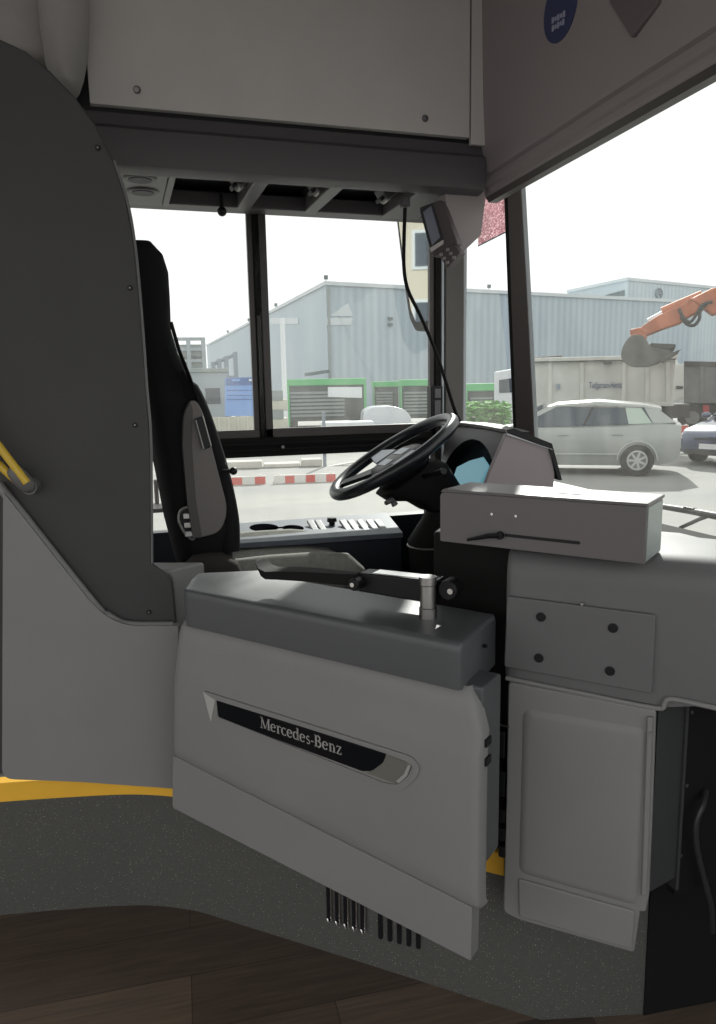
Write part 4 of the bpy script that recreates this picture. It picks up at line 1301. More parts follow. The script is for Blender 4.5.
# hard shell on the aisle side
S2 = Frame((0, 2.215), 0)
shell = rnd(S2.poly([(190, 400), (197, 401), (203, 412), (213, 452), (227, 505), (226, 520), (219, 533), (193, 540), (187, 500), (182, 445), (183, 415)], 0), .02, 3)
sh = MB().plate(S2, shell, -.05, 0).build('side_shell', 'seat_shell', DS, bevel=.008, seg=3)
dstrip = S2.poly([(190, 401), (184, 415), (182.5, 445), (187, 500), (193, 538), (202, 537), (196, 500), (192, 445), (193, 410)], .002)
MB().plate(S2, dstrip, -.002, .003).build('shell_edge', 'seat_shell_dark', sh, bevel=.001)
bg = S2.poly([(195, 419), (203, 416), (211, 447), (203, 450)], .012)
bo_ = MB().plate(S2, rnd(bg, .004), -.002, .014).build('belt_guide', 'black_plastic', DS, bevel=.003)
for q in (((195.5, 420), (203.5, 449)), ((203, 417), (211, 446))):
    a, b_ = S2.at(*q[0], .014), S2.at(*q[1], .014)
    MB().cyl(S2.p(a[0], .014, a[1]), S2.p(b_[0], .014, b_[1]), .0025, 8).build('chrome_edge', 'steel_dull', bo_)
# belt
bl_ = [(171, 322), (179, 350), (190, 378), (198, 402), (202, 418)]
S3 = Frame((0, 2.23), 0)
rings = []
for x, y in bl_:
    u, z = S3.at(x, y); rings.append([S3.p(u - .004, -.022, z), S3.p(u + .0, .012, z), S3.p(u + .004, .012, z), S3.p(u + .002, -.022, z)])
MB().loft(rings).build('seat_belt', 'rubber', DS)
bk = rnd(S2.poly([(181, 510), (190, 507), (195, 515), (196, 536), (193, 541), (184, 533), (178, 520)], .0), .015)
cxb = sum(u for u, z in bk) / len(bk); czb = sum(z for u, z in bk) / len(bk)
g = MB().tube([S2.p(u, -.012, z) for u, z in bk], .0045, 8, closed=True)
bz_ = g.build('recline_bezel', 'steel_dull', DS)
MB().plate(S2, bk, -.03, -.015).build('recline_pocket', 'black_plastic', bz_)
a, b_ = S2.at(187, 516, -.01), S2.at(189, 534, -.01)
for t in (0, .5, 1):
    MB().fbox(S2, lerp(a[0], b_[0], t) - .012, lerp(a[0], b_[0], t) + .012, -.014, -.006, lerp(a[1], b_[1], t) - .008, lerp(a[1], b_[1], t) + .008).build('recline_button', 'badge_silver', bz_, bevel=.002)
# cushion
rings = []
for x, zt_, yh in ((.20, .84, .20), (.22, .878, .22), (.28, .890, .245), (.42, .895, .25), (.58, .892, .25), (.68, .878, .245), (.73, .85, .23), (.745, .815, .21)):
    ring = []
    for yy, dz in ((-1, -.09), (-1, -.03), (-.98, .012), (-.9, .034), (-.78, .034), (-.62, .01), (-.4, 0), (0, -.004), (.4, 0), (.62, .01), (.78, .034), (.9, .034), (.98, .012), (1, -.03), (1, -.09)):
        e = 1 if .12 < x < .7 else .4
        ring.append(V((x, YC + yy * yh, zt_ + (dz * e if dz > 0 else dz))))
    rings.append(ring)
MB().loft(rings).build('cushion', 'fabric_grey', DS, sharp=180)
S4 = Frame((0, 2.20), 0)
MB().loft([rr(.24, .22, .02, .962, yc=2.215), rr(.275, .175, .05, .955, yc=2.215), rr(.31, .150, .06, .93, yc=2.215), rr(.325, .142, .06, .89, yc=2.215), rr(.325, .142, .06, .84, yc=2.215)]).build('hip_pad', 'hip_pad', DS, sharp=180)
MB().loft([rr(.68, .14, .22, .82), rr(.66, .16, .21, .74), rr(.66, .16, .21, .72)]).build('seat_pan', 'black_plastic', DS)
MB().loft([rr(.58 + (.03 if k % 2 else 0), .24 - (.03 if k % 2 else 0), .17 + (.03 if k % 2 else 0), .72 - k * .035) for k in range(9)]).build('bellows', 'rubber', DS)
MB().box((.41, YC, PT + .031), (.46, .42, .06)).build('base', 'black_plastic', DS, bevel=.006)
u, z = SF.at(232, 470)
m_ = MB(); m_.ball(SF.p(u, .03, z), .012); m_.cyl(SF.p(u - .03, .02, z), SF.p(u, .03, z), .006, 8); m_.build('adjust_knob', 'black_plastic', DS)
# small tray hung on the wall behind the seat
P = atY(152, 505, 2.75)
TR = MB().box((P.x + .02, 2.80, P.z - .01), (.12, .26, .015)).box((P.x + .02, 2.80, P.z + .04), (.015, .03, .09)).build('wall_bracket', 'grey_panel', bevel=.003)
tag(TR, 'small pale bracket shelf seen behind the backrest below the window', 'bracket')

# ------------------------------------------------------------------ wing mirror outside
WM = thing('wing_mirror', V((1.32, 3.22, 1.7)), 'tall exterior wing mirror in a black frame outside the driver window', 'mirror')
G = Frame((1.20, 3.20), -58)
mo = rnd(G.poly([(393, 192), (446, 192), (440, 260), (437, 322), (431, 332), (415, 331), (409, 318), (404, 285)], 0), .015)
MB().plate(G, mo, -.045, 0).build('housing', 'black_plastic', WM, bevel=.006)
mi = rnd(G.poly([(395.5, 196), (444, 196), (439, 260), (436, 320), (416, 322), (411, 310), (406, 280)], .003), .008)
MB().plate(G, mi, -.004, .003).build('mirror_glass', 'mirror_glass', WM)
am = G.p(G.at(440, 200)[0], -.03, 2.16)
MB().tube([am, am + V((.12, -.03, .05)), V((1.50, 2.96, 2.24))], .016, 12).build('arm', 'black_plastic', WM)
WM2 = thing('wiper_arm', atX(716, 516, 1.9), 'long dark wiper lying along the foot of the windscreen', 'wiper')
wa = [atX(640, 503, 1.93), atX(690, 511, 1.93), atX(716, 516, 1.93), atX(790, 530, 1.93)]
MB().tube(wa, [.010, .012, .013, .016], 10).build('blade', 'console_rib', WM2)
MB().tube([atX(680, 528, 1.90), atX(700, 519, 1.92), atX(714, 514, 1.93)], .007, 8).build('arm', 'console_rib', WM2)
P = atX(690, 510, 1.93)
MB().box(P, (.02, .05, .022)).build('clip', 'black_plastic', WM2, bevel=.003)

# ================================================================== outside
# low office block behind the bus, which the wing mirror looks back at
OB = thing('office_block', V((-22, 9, -.35)), 'beige office block reflected in the wing mirror', 'building')
OF = Frame((-22, 9), 90)
MB().fbox(OF, -6.2, 9, -8, 0, -.35, 7.5).build('walls', 'beige_render', OB)
MB().fbox(OF, -6.4, 9.2, -8.2, .2, 7.5, 7.9).build('roof', 'container_grey', OB)
for r_ in range(3):
    for c_ in range(7):
        u_, z_ = -5.5 + c_ * 2.0, .8 + r_ * 2.3
        wn_ = MB().fbox(OF, u_, u_ + 1.3, -.05, .03, z_, z_ + 1.3).build('window', 'hall_trim', OB)
        MB().fbox(OF, u_ + .1, u_ + 1.2, .0, .04, z_ + .1, z_ + 1.2).build('pane', 'car_glass', wn_)

GZ = -.35
gm = MB().prism([(-160, -160, GZ), (220, -160, GZ), (220, 260, GZ), (-160, 260, GZ)], (0, 0, -.3))
struct(gm.build('ground', 'yard'), 'pale sunlit concrete yard outside the bus', 'ground')

def out_frame(x, dist, turn=0):
    """a vertical plane across the sight line at image column x, dist metres off, turned by `turn` degrees"""
    d = ray(x, 388); az = math.atan2(d.y, d.x)
    return Frame((math.cos(az) * dist, math.sin(az) * dist), math.degrees(az) - 90 + turn)

# halls
HA = thing('warehouse', V((30, 80, GZ)), 'long pale blue-grey corrugated hall filling the view behind the yard', 'warehouse')
hc = CP + ray(326, 282) * 60
zt_ = hc.z
def far_at(x, y): 
    d = ray(x, y); return CP + d * ((zt_ - EYE) / d.z)
hl, hr_ = far_at(205, 345), far_at(692, 301)
hl = V((hc.x, hl.y, 0)); 
foot = [V((hc.x, hc.y, GZ)), V((hr_.x, hr_.y, GZ)), V((hr_.x, hr_.y + 80, GZ)), V((hc.x, hl.y, GZ))]
ang_h = math.atan2(hr_.y - hc.y, hr_.x - hc.x)
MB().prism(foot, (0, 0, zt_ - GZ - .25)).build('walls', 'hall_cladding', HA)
ro = [V((hc.x - .15, hc.y - .2, zt_ - .25)), V((hr_.x, hr_.y - .2, zt_ - .25)), V((hr_.x, hr_.y + 80, zt_ - .25)), V((hc.x - .15, hl.y, zt_ - .25))]
MB().prism(ro, (0, 0, .3)).build('roof', 'hall_trim', HA)
HFr = Frame((hc.x, hc.y), math.degrees(ang_h))
HLf = Frame((hc.x, hc.y), -90)
# pale panels and downpipes on the two faces
a = HFr.at(322.5 + 6, 300, .05)
MB().cyl(HFr.p(.15, .12, GZ), HFr.p(.15, .12, zt_ - .4), .10, 8).build('downpipe', 'container_grey', HA)
def wallpatch(fr_, pxs, name, mt, w=.06):
    MB().plate(fr_, fr_.poly(pxs, w), 0, w).build(name, mt, HA)
wallpatch(HFr, [(326, 318), (353, 318), (351, 325), (326, 325)], 'light_panel', 'hall_trim')
wallpatch(HFr, [(330, 316), (348, 303), (353, 316)], 'light_panel', 'hall_trim')
wallpatch(HLf, [(270, 318), (298, 318), (298, 324), (270, 324)], 'light_panel', 'hall_trim')
wallpatch(HFr, [(389, 317), (393, 317), (393, 320), (389, 320)], 'wall_lamp', 'hall_dark', .2)
wallpatch(HFr, [(389, 323), (393, 323), (393, 326), (389, 326)], 'wall_lamp', 'hall_dark', .2)
MB().plate(HFr, HFr.poly([(306, 373), (325, 370), (325, 373), (306, 376)], .3), 0, 1.2).build('canopy', 'hall_dark', HA)

HB = thing('warehouse', V((68, 90, GZ)), 'taller pale hall rising behind the corrugated hall at the right', 'warehouse')
hb0 = CP + ray(628, 278) * 90; zB = hb0.z
def farB(x, y):
    d = ray(x, y); return CP + d * ((zB - EYE) / d.z)
hbl, hbr = farB(568, 290.5), farB(722, 287.5)
ext = hbr + (hbr - hb0) * 2
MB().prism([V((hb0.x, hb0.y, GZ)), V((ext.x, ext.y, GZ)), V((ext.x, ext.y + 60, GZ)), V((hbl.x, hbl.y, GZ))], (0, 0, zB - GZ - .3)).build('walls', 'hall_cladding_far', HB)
MB().prism([V((hb0.x - .2, hb0.y - .2, zB - .3)), V((ext.x, ext.y - .2, zB - .3)), V((ext.x, ext.y + 60, zB - .3)), V((hbl.x - .2, hbl.y, zB - .3))], (0, 0, .35)).build('roof', 'hall_trim', HB)
HBl = Frame((hb0.x, hb0.y), math.degrees(math.atan2(hb0.y - hbl.y, hb0.x - hbl.x)))
HBr = Frame((hb0.x, hb0.y), math.degrees(math.atan2(hbr.y - hb0.y, hbr.x - hb0.x)))
MB().plate(HBl, HBl.poly([(604, 295.5), (624, 290), (624, 296)], .1), -.2, .1).build('window', 'hall_dark', HB)
# small roundel emblem on the far hall: ring with three strokes
c = HBr.at(659, 293.5, .1)
m_ = MB()
m_.tube([HBr.p(c[0] + .62 * math.cos(2 * math.pi * k / 24), .14, c[1] + .62 * math.sin(2 * math.pi * k / 24)) for k in range(24)], .09, 6, closed=True)
for k in range(3):
    a = rad(90 + 120 * k)
    m_.tube([HBr.p(c[0], .14, c[1]), HBr.p(c[0] + .6 * math.cos(a), .14, c[1] + .6 * math.sin(a))], .09, 6)
m_.build('wall_emblem', 'post_grey', HB)

# floodlights on the hall edge
for x, y, lab in ((325, 279, 'floodlight on the roof corner of the corrugated hall'), (276, 310, 'floodlight nearest the corner along the hall roof slope'), (249, 325, 'floodlight halfway down the hall roof edge'), (228, 338, 'floodlight farthest along the left hall roof edge'), (489, 290, 'floodlight on the hall roof beside the windscreen pillar')):
    if x < 320:
        d = ray(x, y); P = CP + d * ((hc.x) / d.x)
        P = V((hc.x, P.y, zt_))
    elif x == 325:
        P = V((hc.x, hc.y, zt_))
    else:
        d = ray(x, y); P = CP + d * ((zt_ - EYE) / d.z)
        tt = HFr.at(x, y, 0)[0]; P = HFr.p(tt, 0, zt_)
    s = .62
    t_ = thing('floodlight', P, 'small dark ' + lab, 'floodlight', 'floodlights on the hall roof')
    MB().cyl(P, P + V((0, 0, .35 * s)), .05 * s, 8).build('post', 'hall_dark', t_)
    MB().box(P + V((0, 0, .6 * s)), (.5 * s, .3 * s, .55 * s), Matrix.Rotation(.3, 3, 'X')).build('head', 'hall_dark', t_, bevel=.03)

# ---- vehicles
def wheel(X, c, r, w, root, hub='hubcap', side=1):
    y0, y1 = c[1] - w / 2, c[1] + w / 2
    prof = [(r * .62, -.5), (r * .95, -.5), (r, -.35), (r, .35), (r * .95, .5), (r * .62, .5)]
    rings = [[V((c[0] + rr_ * math.cos(2 * math.pi * k / 28), c[1] + hh * w, c[2] + rr_ * math.sin(2 * math.pi * k / 28))) for k in range(28)] for rr_, hh in prof]
    t_ = MB(X).loft(rings).build('wheel', 'tyre', root)
    m_ = MB(X)
    yy = c[1] + side * (w * .5 + .003)
    MB(X).cyl(V((c[0], yy - side * .03, c[2])), V((c[0], yy, c[2])), r * .64, 28).build('rim', 'truck_grey', t_)
    m_.tube([V((c[0] + r * .56 * math.cos(2 * math.pi * k / 28), yy + side * .004, c[2] + r * .56 * math.sin(2 * math.pi * k / 28))) for k in range(28)], .018, 6, closed=True)
    for k in range(7):
        a = 2 * math.pi * k / 7
        m_.box(V((c[0] + r * .36 * math.cos(a), yy + side * .006, c[2] + r * .36 * math.sin(a))), (r * .45, .014, r * .14), Matrix.Rotation(-a, 3, 'Y'))
    m_.cyl(V((c[0], yy, c[2])), V((c[0], yy + side * .02, c[2])), r * .16, 14)
    m_.build('hubcap', hub, t_)

def car(loc, heading, body, label, estate=True, plate_front=True):
    h = rad(heading)
    X = Matrix.Translation(V((loc[0], loc[1], GZ))) @ Matrix.Rotation(h, 4, 'Z')
    root = thing('car', V((loc[0], loc[1], GZ)), label, 'car')
    # lower body stations: x, z bottom, z belt, half width
    st = [(2.20, .42, .60, .58), (2.14, .28, .68, .72), (1.95, .22, .76, .82), (1.3, .20, .90, .87), (.95, .20, .94, .88), (0, .20, .95, .88), (-1.0, .20, .97, .88), (-1.75, .22, 1.0, .86), (-2.02, .30, 1.0, .80), (-2.10, .42, .98, .72)]
    rings = []
    for x, z0, z1, hw_ in st:
        rings.append([V((x, s_ * hw_ * k, z)) for s_, k, z in ((-1, .92, z0), (-1, 1, lerp(z0, z1, .35)), (-1, 1, lerp(z0, z1, .7)), (-1, .96, z1 - .02), (-1, .8, z1 + .02), (0, 1, z1 + .04), (1, .8, z1 + .02), (1, .96, z1 - .02), (1, 1, lerp(z0, z1, .7)), (1, 1, lerp(z0, z1, .35)), (1, .92, z0))])
    MB(X).loft(rings).build('body', body, root, sharp=35)
    # cabin: dark glasshouse with body-colour roof and pillars
    if estate:
        gl_ = [(1.15, .93, .80, 0), (.30, 1.34, .64, 1), (-1.62, 1.30, .62, 1), (-2.0, 1.02, .70, 0)]
    else:
        gl_ = [(1.05, .93, .80, 0), (.25, 1.36, .64, 1), (-1.2, 1.36, .62, 1), (-1.95, 1.0, .70, 0)]
    (xa_, za_, wa_, _), (xb_, zb2, wb2, _), (xc_, zc2, wc2, _), (xd_, zd_, wd_, _) = gl_
    q = [V((xa_, -wa_, za_)), V((xb_, -wb2, zb2)), V((xc_, -wc2, zc2)), V((xd_, -wd_, zd_))]
    q2 = [V((p.x, -p.y, p.z)) for p in q]
    m_ = MB(X); m_.loft([q, q2]); m_.build('glasshouse', 'car_glass', root)
    rf = [(xb_ + .10, zb2 - .02, wb2), (xb_ - .1, zb2 + .05, wb2), (-.6, zb2 + .10, wb2), (xc_ + .2, zc2 + .06, wc2), (xc_ - .12, zc2 + .0, wc2)]
    m_ = MB(X)
    m_.loft([[V((x, s_ * w * k, z + dz)) for s_, k, dz in ((-1, 1.04, -.05), (-1, 1.0, -.005), (-1, .7, .02), (0, 0, .03), (1, .7, .02), (1, 1.0, -.005), (1, 1.04, -.05))] for x, z, w in rf])
    m_.build('roof', body, root, sharp=50)
    for s_ in (-1, 1):
        def side(t, top, out=.012):
            # point on the side glass
            if top: x = lerp(xb_, xc_, t); return V((x, s_ * (lerp(wb2, wc2, t) + out), lerp(zb2, zc2, t)))
            x = lerp(xa_, xd_, t); return V((x, s_ * (lerp(wa_, wd_, t) + out), lerp(za_, zd_, t)))
        for (t0, t1, b0, b1) in ((-.05, .05, -.0, .05), (.90, 1.02, .87, 1.0)):
            MB(X).prism([side(b0, 0), side(b1, 0), side(t1, 1), side(t0, 1)], (0, -s_ * .03, 0)).build('pillar', body, root)
        if estate:
            MB(X).prism([side(.73, 0, .008), side(.865, 0, .008), side(.87, 1, .008), side(.72, 1, .008)], (0, -s_ * .02, 0)).build('rear_side_window', 'car_glass_pale', root)
        mm_ = MB(X); mm_.ball((.82, s_ * .98, 1.02), .1, (.8, 1.2, .75), 12); mm_.build('door_mirror', body, root)
        for xw in (1.32, -1.32):
            wheel(X, (xw, s_ * .80, .31), .31, .20, root, side=s_)
            MB(X).tube([V((xw + .36 * math.cos(a), s_ * .875, .31 + .36 * math.sin(a))) for a in [math.pi * k / 14 for k in range(15)]], .025, 6).build('wheel_arch', body, root)
            for t0 in (.40, .70):
                MB(X).prism([side(t0 + .06, 0, .004), side(t0 + .075, 0, .004), side(t0 + .02, 1, .004), side(t0, 1, .004)], (0, -s_ * .02, 0)).build('window_post', 'chassis', root)
        for xh in (.05, -.95):
            MB(X).box((xh, s_ * .885, .80), (.2, .03, .03)).build('door_handle', body, root, bevel=.008)
        MB(X).box((0, s_ * .875, .42), (2.0, .03, .04)).build('rub_strip', body, root, bevel=.01)
        MB(X).prism([V((2.16, s_ * .45, .60)), V((2.04, s_ * .78, .64)), V((1.80, s_ * .81, .78)), V((2.02, s_ * .45, .72))], (.02, 0, .012)).build('headlight', 'lamp_clear', root, bevel=.006)
        MB(X).prism([V((-2.07, s_ * .60, .72)), V((-2.05, s_ * .74, .72)), V((-2.03, s_ * .70, .98)), V((-2.05, s_ * .58, .98))], (-.04, 0, 0)).build('tail_lamp', 'lamp_red', root, bevel=.006)
    MB(X).box((2.17, 0, .58), (.06, .8, .06)).build('grille', 'chassis', root, bevel=.01)
    MB(X).box((2.185, 0, .43), (.04, .52, .11)).build('number_plate', 'plate_white', root, bevel=.005)
    MB(X).box((2.13, 0, .30), (.1, 1.2, .1)).build('lower_grille', 'chassis', root, bevel=.01)
    MB(X).prism([V((.95, -.72, 1.0)), V((.95, .72, 1.0)), V((.45, .60, 1.345)), V((.45, -.60, 1.345))], (.05, 0, .04)).build('windscreen', 'car_glass', root)
    return root

wr = atZ(636, 476, GZ)
hd = 146
fwd = V((math.cos(rad(hd)), math.sin(rad(hd)), 0)); lft = V((-fwd.y, fwd.x, 0))
cpos = wr + fwd * 1.32 - lft * .80
car(cpos, hd, 'car_silver', 'silver estate car parked in the yard beyond the dashboard')
hd = 196
fwd = V((math.cos(rad(hd)), math.sin(rad(hd)), 0))
fpos = atZ(712, 467, GZ)
car(fpos - fwd * 2.1, hd, 'car_navy', 'dark blue car facing us at the right edge of the yard', estate=False)

# tipper truck
TK = thing('dump_truck', V((15, 20, GZ)), 'whitish dump truck with a dirty tipper body behind the silver car', 'truck')
T = out_frame(605, 25, 3)
def tp_(pxs, w0, w1, name, mt, bev=.02): return MB().plate(T, T.poly(pxs, w1), w0, w1).build(name, mt, TK, bevel=bev)
body = tp_([(533, 361), (676, 357), (672, 404), (536, 406)], -2.4, -.05, 'tipper_body', 'truck_body')
tp_([(532, 358), (678, 354.5), (678, 359), (532, 362)], -.2, .06, 'top_rim', 'truck_body')
tp_([(532, 361.5), (676, 358.5), (676, 359.6), (532, 363)], .05, .08, 'rim_shade_strip', 'chassis', 0)  # dark strip stands in for the shadow under the rim
tp_([(534, 404), (674, 402), (674, 406), (534, 408)], -.2, .05, 'bottom_rim', 'truck_body')
for x in (548, 580, 622, 645, 666):
    tp_([(x, 362), (x + 4, 362), (x + 4, 405), (x, 405)], -.2, .02, 'side_rib', 'truck_body', .01)
for x in (604, 651):
    tp_([(x, 361), (x + 8, 361), (x + 8, 364), (x, 364)], -.1, .14, 'catch', 'chassis', 0)
tp_([(556, 384), (560, 384), (560, 389), (556, 389)], -.1, .06, 'badge', 'post_grey', 0)
tp_([(536, 406), (690, 404), (690, 418), (536, 419)], -1.7, -.5, 'chassis', 'chassis')
# cab at the far left end, partly behind the pillar
tp_([(494, 372), (528, 366), (530, 420), (494, 420)], -2.35, -.05, 'cab', 'car_pale', .05)
tp_([(499, 380), (520, 377), (520, 392), (499, 393)], -.3, -.03, 'cab_window', 'car_glass', 0)
tp_([(534, 357), (562, 355), (562, 360), (534, 362)], -1.2, -.4, 'tarp_roll', 'bucket_grey')
for x in (512, 600, 630, 656):
    u, z = T.at(x, 425, -.2)
    c = T.p(u, -.2, 0)
    for wv_, nm in ((-.25, 0), (-2.1, 1)):
        p0 = T.p(u, wv_ - .15, GZ + .5); p1 = T.p(u, wv_ + .15, GZ + .5)
        wo = MB().cyl(p0, p1, .5, 24).build('wheel', 'tyre', TK, bevel=.04)
        MB().cyl(T.p(u, wv_ - .16, GZ + .5), T.p(u, wv_ + .16, GZ + .5), .24, 16).build('hub', 'truck_grey', wo, bevel=.02)
a, b_ = T.at(589, 385.5, .03), T.at(622, 385, .03)
text_mesh('lettering', 'Tiefgarten-Hertz', .27, 'truck_text', TK, (T.p(a[0], .03, a[1]) + T.p(b_[0], .03, b_[1])) / 2 + T.n * -.02, T.p(b_[0], 0, b_[1]) - T.p(a[0], 0, a[1]), V((0, 0, 1)), .01, width=(b_[0] - a[0]))

# second tipper, greyer, at the right edge
TG = thing('tipper_trailer', V((19, 18, GZ)), 'greyer tipper trailer with a pale end board at the right edge', 'trailer')
T2 = out_frame(710, 29, 0)
def tg(pxs, w0, w1, name, mt, bev=.02): return MB().plate(T2, T2.poly(pxs, w1), w0, w1).build(name, mt, TG, bevel=bev)
tg([(684, 363), (780, 366), (780, 404), (684, 403)], -2.3, 0, 'tipper_body', 'truck_grey')
tg([(670, 352), (673, 352), (676, 364), (684, 364), (684, 398), (670, 402)], -2.3, .05, 'end_board', 'truck_body')
tg([(684, 361), (780, 363), (780, 367), (684, 366)], -.2, .06, 'top_rim', 'chassis')
tg([(676, 386), (683, 386), (683, 389), (676, 389)], 0, .08, 'badge', 'chassis', 0)
for x in (700, 722, 745):
    tg([(x, 366), (x + 4, 366), (x + 4, 403), (x, 403)], -.2, .04, 'side_rib', 'truck_grey', .01)
tg([(676, 404), (780, 405), (780, 416), (676, 415)], -1.8, -.4, 'chassis', 'chassis')
tg([(703, 405), (709, 405), (709, 412), (703, 412)], -.4, -.1, 'lamp', 'lamp_red', 0)
for x in (692, 735, 760):
    u, z = T2.at(x, 425, -.2)
    for wv_ in (-.3, -2.0):
        wo = MB().cyl(T2.p(u, wv_ - .15, GZ + .5), T2.p(u, wv_ + .15, GZ + .5), .5, 24).build('wheel', 'tyre', TG, bevel=.04)
        MB().cyl(T2.p(u, wv_ - .16, GZ + .5), T2.p(u, wv_ + .16, GZ + .5), .24, 16).build('hub', 'truck_grey', wo, bevel=.02)

# excavator
EX = thing('excavator', V((24, 17, GZ)), 'orange excavator reaching its bucket over the dump truck', 'excavator')
E_ = out_frame(680, 23, 0)
def ex(pxs, w0, w1, name, mt, par=EX, bev=.02): return MB().plate(E_, E_.poly(pxs, (w0 + w1) / 2), w0, w1).build(name, mt, par, bevel=bev)
stick = ex([(636, 333), (643, 326), (658, 316), (683, 304), (690, 299), (712, 290), (730, 288), (736, 300), (716, 302), (700, 312), (688, 318), (680, 324), (662, 330), (645, 337)], -.25, .25, 'stick', 'digger_orange', bev=.05)
ex([(690, 300), (712, 289), (720, 288), (790, 330), (860, 380), (850, 396), (780, 352), (722, 312), (712, 316), (704, 310)], -.3, .3, 'boom', 'digger_orange', bev=.06)
a, b_ = E_.at(648, 326), E_.at(690, 303)
rm = MB().cyl(E_.p(a[0], 0, a[1] + .12), E_.p(b_[0], 0, b_[1] + .1), .09, 12).build('ram', 'badge_silver', EX)
a2 = E_.at(662, 318); 
MB().cyl(E_.p(a2[0], 0, a2[1] + .15), E_.p(b_[0] + .3, 0, b_[1] + .18), .15, 12).build('ram_barrel', 'digger_orange', rm)
hp_ = [E_.at(x, y) for x, y in ((681, 318), (687, 325), (694, 326), (699, 320), (700, 312), (706, 305))]
MB().tube(smooth_path([E_.p(u, .32, z) for u, z in hp_], 5), .045, 8).build('hose', 'hose', EX)
hp_ = [E_.at(x, y) for x, y in ((679, 310), (683, 318), (690, 323), (697, 314), (702, 306), (712, 303))]
MB().tube(smooth_path([E_.p(u, .36, z) for u, z in hp_], 5), .04, 8).build('hose', 'hose', EX)
ex([(630, 330), (640, 328), (648, 331), (646, 341), (632, 341)], -.28, .28, 'linkage', 'digger_orange', bev=.04)
# bucket: rounded shell, open toward the right
bs = rnd(E_.poly([(632, 336), (644, 336), (652, 349), (676, 352), (660, 362), (648, 367), (630, 367), (622, 358), (624, 347)], 0), .12, 3)
bo2 = MB().plate(E_, bs, -.65, .65).build('bucket', 'bucket_grey', EX, bevel=.04)
ex([(646, 350), (652, 344), (676, 345), (674, 350), (656, 352)], -.62, .60, 'bucket_mouth', 'chassis', bo2)
ex([(660, 359), (679, 350.5), (678, 353), (662, 363)], -.66, .70, 'bucket_lip', 'bucket_grey', bo2, .01)
for k in range(4):
    w = -.55 + k * .36
    ex([(674, 352), (682, 349), (675, 354.5)], w, w + .14, 'tooth', 'bucket_grey', bo2, .01)
# machine body beyond the frame edge
u, z = E_.at(858, 388)
MB().plate(E_, [(u - .9, GZ + 1.1), (u + 2.6, GZ + 1.1), (u + 2.6, GZ + 2.3), (u + .6, GZ + 2.3), (u + .6, GZ + 1.9), (u - .9, GZ + 1.9)], -1.3, 1.3).build('house', 'digger_orange', EX, bevel=.08)
MB().plate(E_, [(u - .9, GZ + 1.9), (u + .55, GZ + 1.9), (u + .45, GZ + 3.1), (u - .6, GZ + 3.1)], .35, 1.3).build('cab', 'car_glass', EX, bevel=.06)
for w in (-1.4, .8):
    MB().plate(E_, rnd([(u - 1.7, GZ), (u + 2.2, GZ), (u + 2.2, GZ + .9), (u - 1.7, GZ + .9)], .42), w, w + .6).build('track', 'chassis', EX, bevel=.04)
MB().cyl(E_.p(u + .4, 0, GZ + .5), E_.p(u + .4, 0, GZ + 1.15), .8, 24).build('turntable', 'chassis', EX)

# striped barriers
def barrier(fr_, u0, u1, z0, z1, n, label, gz=GZ):
    root = thing('traffic_barrier', fr_.p((u0 + u1) / 2, 0, gz), label, 'barrier', 'red and white site barriers')
    bd = MB().fbox(fr_, u0, u1, -.02, .02, z0, z1).build('board', 'barrier_white', root, bevel=.006)
    st_ = MB()
    for k in range(1, n, 2):
        a, b_ = lerp(u0, u1, (k + .05) / n), lerp(u0, u1, (k + .95) / n)
        st_.fbox(fr_, a, b_, .018, .024, z0 + .015, z1 - .015)
    st_.build('stripes', 'barrier_red', bd)
    for t in (.08, .92):
        u = lerp(u0, u1, t)
        MB().fbox(fr_, u - .03, u + .03, -.05, -.02, gz + .05, z1 + .02).build('post', 'barrier_white', root)
        MB().box(fr_.p(u, -.14, gz + .03), (.16, .24, .06)).build('foot', 'chassis', root, bevel=.02)
B1 = out_frame(285, 14.2, 3)
a, b_ = B1.at(196, 485), B1.at(266, 485); zz0, zz1 = B1.at(285, 484.5)[1], B1.at(285, 475)[1]
barrier(B1, a[0], b_[0], zz0, zz1, 6, 'red and white barrier below the window rail, nearer the seat')
c = B1.at(336, 484)
barrier(B1, b_[0] + .16, c[0], zz0, zz1, 6, 'red and white barrier below the window rail, nearer the steering wheel')
B2 = out_frame(690, 21, 0)
a, b_ = B2.at(655, 437), B2.at(688, 437); zz0, zz1 = B2.at(690, 436)[1], B2.at(690, 425)[1]
barrier(B2, a[0], b_[0], zz0, zz1, 4, 'red and white barrier between the silver and the blue car')
c = B2.at(724, 437)
barrier(B2, b_[0] + .2, c[0], zz0, zz1, 4, 'red and white barrier behind the blue car bonnet')
B3 = out_frame(412, 24, 25)
a, b_ = B3.at(392, 428), B3.at(440, 428); zz0, zz1 = B3.at(415, 431)[1], B3.at(415, 423)[1]
barrier(B3, a[0], b_[0], zz0, zz1, 10, 'slanting red and white barrier just above the steering wheel rim')

